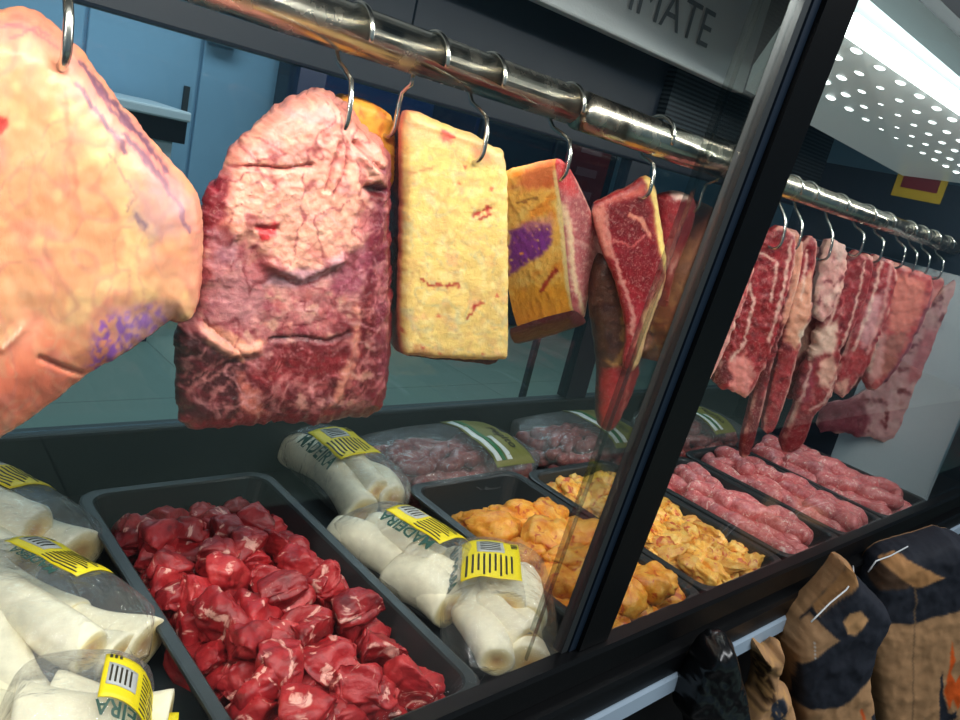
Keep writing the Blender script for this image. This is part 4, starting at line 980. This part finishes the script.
# left of the beef tray
cassava_bag((-75, 484), (66, 566), .18, .118, 'clear cassava bag at the far left edge, behind the other left bags',
            [(-.06, .038, .042, .2, 0, 1.15), (.06, .04, .042, -.1, 1, 1.1), (.05, -.04, .042, .0, 3, 1.2), (-.06, -.036, .042, .1, 2, 1.2), (.03, 0, .074, .1, 3, 1.)], (-.10, .03, -.0, .075, 'MADEIRA', PI), seed=4)
cassava_bag((-45, 580), (112, 676), .20, .132, 'clear cassava bag at the left edge showing cut ends',
            [(-.07, .04, .042, .1, 0, 1.15), (.055, .055, .042, .05, 1, 1.05), (.03, -.008, .078, .0, 2, 1.1), (.045, -.055, .046, -.35, 0, 1.2), (-.07, -.04, .042, .1, 3, 1.2), (.065, .012, .05, .1, 1, .9)], (-.08, .045, .02, .075, 'MADEIRA', PI), seed=5)
cassava_bag((-10, 744), (150, 738), .17, .135, 'clear cassava bag in the bottom left corner, cut off by the frame',
            [(-.035, .03, .05, .1, 3, 1.1), (.03, .035, .055, -.1, 3, 1.1), (.0, -.035, .05, .0, 1, 1.1), (.0, .0, .085, .1, 3, 1.)], (.02, .10, -.03, .03, 'MADEIRA', PI), seed=6)

# ================================================================== CLEAR PACKS OF SAUSAGES AT THE BACK
PS = [sausage_mesh(i + 3, .12, .019, M['pack_sausage'], (.018, -.012, .025)[i]) for i in range(3)]
def sausage_pack(c, ang, L, W, H, label, u0, word, seed):
    h = Hull((c[0], c[1], 0), ang, L, W, H, None, seed); t = empty('sausage_pack', (c[0], c[1], h.z0), label, 'sausage pack', 'clear packs of sausages'); h.film(t, M['film'])
    r = random.Random(seed)
    for lay in range(3):
        for i in range(4):
            for j in range(4 - (lay == 2)):
                u = (i - 1.5) * L * .215 + r.uniform(-.01, .01); v = (j - 1.5 + .5 * (lay == 2)) * W * .215
                put('sausage', PS[r.randrange(3)], h.w(u * (1 - .12 * lay), v * (1 - .18 * lay), .021 + .024 * lay), (r.uniform(-.3, .3), r.uniform(-.1, .1), ang + r.uniform(-.45, .45)), r.uniform(.85, 1.), 'reddish sausage sealed inside the ' + label.split(',')[0].replace('clear ', ''), 'sausage', 'sausages in the ' + label.split(',')[0])
    l = h.patch(u0, u0 + .125, -W * .44, W * .34, .0015, 'label', M['olive'], t)
    h.patch(u0 + .006, u0 + .022, -W * .40, W * .28, .0026, 'white_band', M['white_print'], l, .0004, 3, 10)
    h.patch(u0 + .024, u0 + .036, -W * .40, W * .28, .0026, 'green_band', M['green_print'], l, .0004, 3, 10)
    h.patch(u0 + .04, u0 + .056, -W * .40, -W * .10, .0026, 'white_panel', M['white_print'], l, .0004, 3, 5)
    h.text(word, .036, u0 + .088, -.03, -PI / 2, .003, M['ink'], l)
sausage_pack((1.125, 1.135), .03, .46, .26, .112, 'clear sausage pack at the back left, behind the empty tray end', .03, 'Pepito', 3)
sausage_pack((1.6, 1.135), -.02, .44, .26, .115, 'clear sausage pack at the back right, nearest the black post', -.02, 'Pepito', 4)
sausage_pack((2.1, 1.135), .02, .46, .24, .105, 'clear sausage pack right of the post, behind the sausage trays', -.02, 'Pepito', 5)

# ================================================================== BAGS HANGING ON THE FRONT
KR, KD = (170, 130, 92), (34, 37, 46)
def bag(name, outline, anchor, y0, yaw, thick, paint, label, cat, mat='kraft', bulge=.026, brad=20, wr=.006, group='charcoal bags hanging on the price rail', sp=1.7):
    def c(px, py, kind, V):
        p = Paint(px, py, KR, 1, .06, 20); paint(p); p.mixin((kind == 2) * 1., KR); return p.c
    def d(px, py, P): return wr * fbm(px / 22., py / 30., 2., 3) + wr * 1.6 * ridge(px / 22. + py / 40., py / 30., len(label), 2)
    o = slab(name, outline, anchor, y0, M[mat], thick, math.radians(yaw), 0, None, sp, bulge, brad, .004, c if mat == 'kraft' else None, d, rough_edge=1.2)
    return tag(o, label, cat, group)
def p1(p):
    p.poly([(850,540),(1005,485),(1000,585),(938,606),(900,616),(860,613)], KD, 1.2, 1.5, 20)
    p.poly([(878,556),(893,551),(914,560),(936,570),(908,581),(884,567)], (176, 128, 82), 1, 1.5, 12); p.poly([(866,572),(882,562),(905,580),(872,584)], (70, 50, 36), 1.5, 2, 12)
    p.line([(907,580),(905,640),(904,760)], (118, 92, 66), 1.3, 1, 20, .8)
    p.poly([(931,668),(933,662),(936,690),(940,704),(948,700),(949,740),(931,740)], KD, .8, .4, 10); p.poly([(957,660),(966,652),(966,700),(958,700)], KD, .8, .4, 10)
    p.line([(940,712),(954,706)], KR, 1., 0, 10, .9); p.line([(948,700),(946,730)], KR, 1., 0, 10, .8)
    p.poly([(943,632),(946,650),(942,664),(947,674),(951,664),(954,682),(949,700),(944,690),(940,700),(936,684),(940,660)], (214, 88, 28), .8, .6, 10)
bag('paper_bag', [(866,600),(872,574),(884,558),(900,552),(930,544),(955,536),(985,555),(1000,640),(990,760),(880,760),(874,700),(867,655),(864,618)], (870, 600), .43, 38, .06, p1,
    'brown and black paper charcoal bag with an orange flame, at the far right', 'charcoal bag')
def p2(p):
    p.poly([(799,618),(846,568),(862,570),(895,612),(866,668),(835,694),(790,700),(792,654),(829,630)], KD, 1.2, 1.5, 16)
    p.poly([(785,630),(810,613),(830,630),(794,656)], (166, 128, 92), 1, 1, 12); p.poly([(812,604),(852,562),(852,577),(815,612)], (168, 124, 80), 1, 1, 10)
    p.poly([(834,613),(840,604),(850,600),(859,610),(845,625),(838,624)], (188, 142, 96), 1, .6, 10)
    p.line([(806,632),(806,648)], (210, 210, 206), .7, .4, 10, .8)
    p.line([(853,700),(860,730)], (206, 86, 36), 2.2, .6, 10); p.poly([(862,706),(868,704),(882,730),(870,730)], KD, .8, .5, 10)
    p.poly([(783,700),(796,698),(812,740),(790,750)], (120, 92, 66), 6, 3, 12)
bag('paper_bag', [(787,642),(798,624),(814,610),(829,595),(842,580),(851,565),(856,578),(868,590),(890,612),(884,626),(873,650),(867,680),(873,705),(878,760),(796,760),(794,715),(792,680),(789,658)], (800, 640), .43, 34, .06, p2,
    'crumpled black topped paper charcoal bag with a kraft handle hole, second from the right', 'charcoal bag')
def p3(p):
    p.poly([(764,690),(779,692),(776,726),(762,740)], (40, 46, 58), 1.2, 1.5, 9); p.poly([(752,648),(764,656),(768,690),(757,694)], (64, 44, 28), 2, 3, 6); p.veins((196, 150, 92), 9, .84, .7, 1, 2)
bag('paper_bag', [(753,641),(761,650),(770,654),(781,644),(782,656),(776,676),(777,688),(792,692),(794,760),(732,760),(741,716),(750,702),(756,690),(760,668)], (770, 680), .425, 30, .03, p3,
    'torn brown paper bag with ragged folded top, left of the crumpled charcoal bag', 'charcoal bag', bulge=.016, brad=10, wr=.01, sp=1.6)
bag('plastic_bag', [(676,702),(690,676),(700,656),(713,641),(727,638),(735,650),(738,672),(746,690),(750,760),(690,760),(694,728)], (715, 660), .43, 30, .03, None,
    'shiny black plastic bag hanging furthest left on the price rail', 'plastic bag', 'bin_bag', .02, 12, .009, 'black plastic bags on the front')
def wire(pts, ys, label):
    P = [at(x, y, 1, k) for (x, y), k in zip(pts, ys)]; Q = []
    for a, b in zip(P, P[1:]): Q += [a, a.lerp(b, .33), a.lerp(b, .67)]
    o = MB().tube(Q + [P[-1]], .0016, 6).build('bag_wire', M['wire'], None, True); tag(o, label, 'wire')
wire([(811, 622), (830, 603), (846, 590), (854, 579), (853, 566)], (.40, .395, .39, .40, .44), 'thin white wire across the crumpled middle charcoal bag')
wire([(868, 572), (876, 561), (890, 556), (905, 548), (925, 537), (938, 530)], (.42, .415, .41, .41, .42, .45), 'thin white wire above the rightmost charcoal bag')

# ================================================================== BACK ROOM SEEN THROUGH THE CASE
cb = empty('storage_cabinet', (at(215, 60, 1, 4.6).x, 4.9, 0), 'tall pale blue cabinet against the back wall', 'cabinet')
xa, xb = at(-60, 60, 1, 4.6).x, at(300, 60, 1, 4.6).x
box('body', M['cabinet'], xa, xb, 4.62, 5.18, 0.02, 2.5, cb)
n = 3
for k in range(n):
    a = xa + (xb - xa) * k / n; b = xa + (xb - xa) * (k + 1) / n
    dr = box('door', M['cabinet'], a + .01, b - .01, 4.59, 4.618, .06, 2.46, cb, .006)
    box('handle', M['alu'], b - .08, b - .05, 4.57, 4.589, 1.15, 1.35, dr)
d0 = at(225, 26, 1, 4.56); t = empty('wall_dispenser', (d0.x, 4.56, d0.z - .1), 'small grey dispenser box fixed high on the pale cabinet', 'dispenser')
box('body', M['grille'], d0.x - .09, d0.x + .09, 4.50, 4.588, d0.z - .10, d0.z + .10, t, .01); box('window', M['dark_panel'], d0.x - .05, d0.x + .05, 4.494, 4.50, d0.z - .05, d0.z + .04, t)
c0 = at(118, 118, 1, 4.0); c1_ = at(183, 125, 1, 4.0)
t = empty('service_counter', ((c0.x + c1_.x) / 2, 4.2, 0), 'white counter with a black stripe in the back room', 'counter')
zt_ = at(150, 104, 1, 4.0).z
box('body', M['white'], c0.x - .5, c1_.x - .03, 4.03, 4.5, .05, zt_ - .16, t); box('plinth', M['navy'], c0.x - .5, c1_.x - .03, 4.05, 4.5, 0, .05, t)
box('top', M['white'], c0.x - .5, c1_.x + .03, 3.98, 4.52, zt_ - .05, zt_, t, .01); box('black_band', M['black_frame'], c0.x - .5, c1_.x + .02, 4.0, 4.5, zt_ - .16, zt_ - .051, t)
for k in range(2): box('drawer', M['cabinet'], c0.x - .2, c1_.x - .1, 4.015, 4.03, zt_ - .36 - .2 * k, zt_ - .2 - .2 * k, t, .004)
s0, s1 = at(578, 128, 1, 2.6), at(606, 200, 1, 2.6)
t = empty('banner', ((s0.x + s1.x) / 2, 2.6, 0), 'tall dark red banner standing in the back room behind the steaks', 'banner')
box('sheet', M['red_sign'], s0.x - .02, s0.x + .30, 2.6, 2.612, s1.z - .35, s0.z + .3, t); box('pole', M['dark_panel'], s0.x + .12, s0.x + .15, 2.613, 2.64, .02, s0.z + .32, t)
box('foot', M['dark_panel'], s0.x - .03, s0.x + .31, 2.5, 2.75, 0, .02, t)
for k in range(3): box('lettering', M['sign_print'], s0.x + .06, s0.x + .22, 2.596, 2.6, s1.z - .02 + .11 * k, s1.z + .02 + .11 * k, t)
q = at(922, 184, 0, X1 - .004)
t = empty('price_poster', (X1 - .004, q.y, q.z - .05), 'small yellow and red poster high on the right end of the case', 'poster')
box('sheet', M['yellow2'], X1 - .003, X1 - .001, q.y - .07, q.y + .08, q.z - .05, q.z + .06, t); box('picture', M['red_sign'], X1 - .005, X1 - .003, q.y - .05, q.y + .06, q.z - .02, q.z + .035, t)
t = empty('refrigerator', (4.6, 4.8, 0), 'large dark blue glass door refrigerator at the right of the back room', 'refrigerator')
box('body', M['navy'], 3.9, 5.6, 4.5, 5.15, .02, 2.1, t); 
for k in range(2): 
    dr = box('door', M['dark_panel'], 3.93 + .84 * k, 4.73 + .84 * k, 4.46, 4.498, .1, 2.05, t, .01); box('handle', M['alu'], 4.66 + .1 * k, 4.69 + .1 * k, 4.43, 4.459, .8, 1.4, dr)

t = empty('dark_cabinet', (2.1, 4.2, 0), 'dark navy tall cabinet behind the cream fat slab in the back room', 'cabinet')
xa, xb = at(322, 70, 1, 4.0).x, at(440, 90, 1, 4.0).x
box('body', M['dark_panel'], xa, xb, 4.02, 4.5, 0.02, 2.3, t); dr = box('door', M['navy'], xa + .02, xb - .02, 3.995, 4.018, .06, 2.26, t, .006); box('handle', M['alu'], xa + .06, xa + .09, 3.97, 3.994, 1.0, 1.4, dr)
#LIGHTS
def area(name, loc, rot, sx, sy, w, col=(1,1,1)):
    l = bpy.data.lights.new(name, 'AREA'); l.shape = 'RECTANGLE'; l.size = sx; l.size_y = sy; l.energy = w; l.color = col
    o = bpy.data.objects.new(name, l); COL.objects.link(o); o.location = loc; o.rotation_euler = rot; return o
area('case_led_light', (.68, .485, Z(.245)), (math.radians(34), 0, 0), 3.9, .03, 28, (1., .95, .86))
area('shop_light', (1.5, -1.2, 3.1), (0, 0, 0), 4, .6, 110, (.95, .98, 1))
area('back_room_light', (2., 3.2, 3.1), (0, 0, 0), 4, .8, 72, (.9, .97, 1))
w = bpy.data.worlds.new('world'); S.world = w; w.use_nodes = True
w.node_tree.nodes['Background'].inputs[0].default_value = (.7, .85, 1, 1); w.node_tree.nodes['Background'].inputs[1].default_value = .05
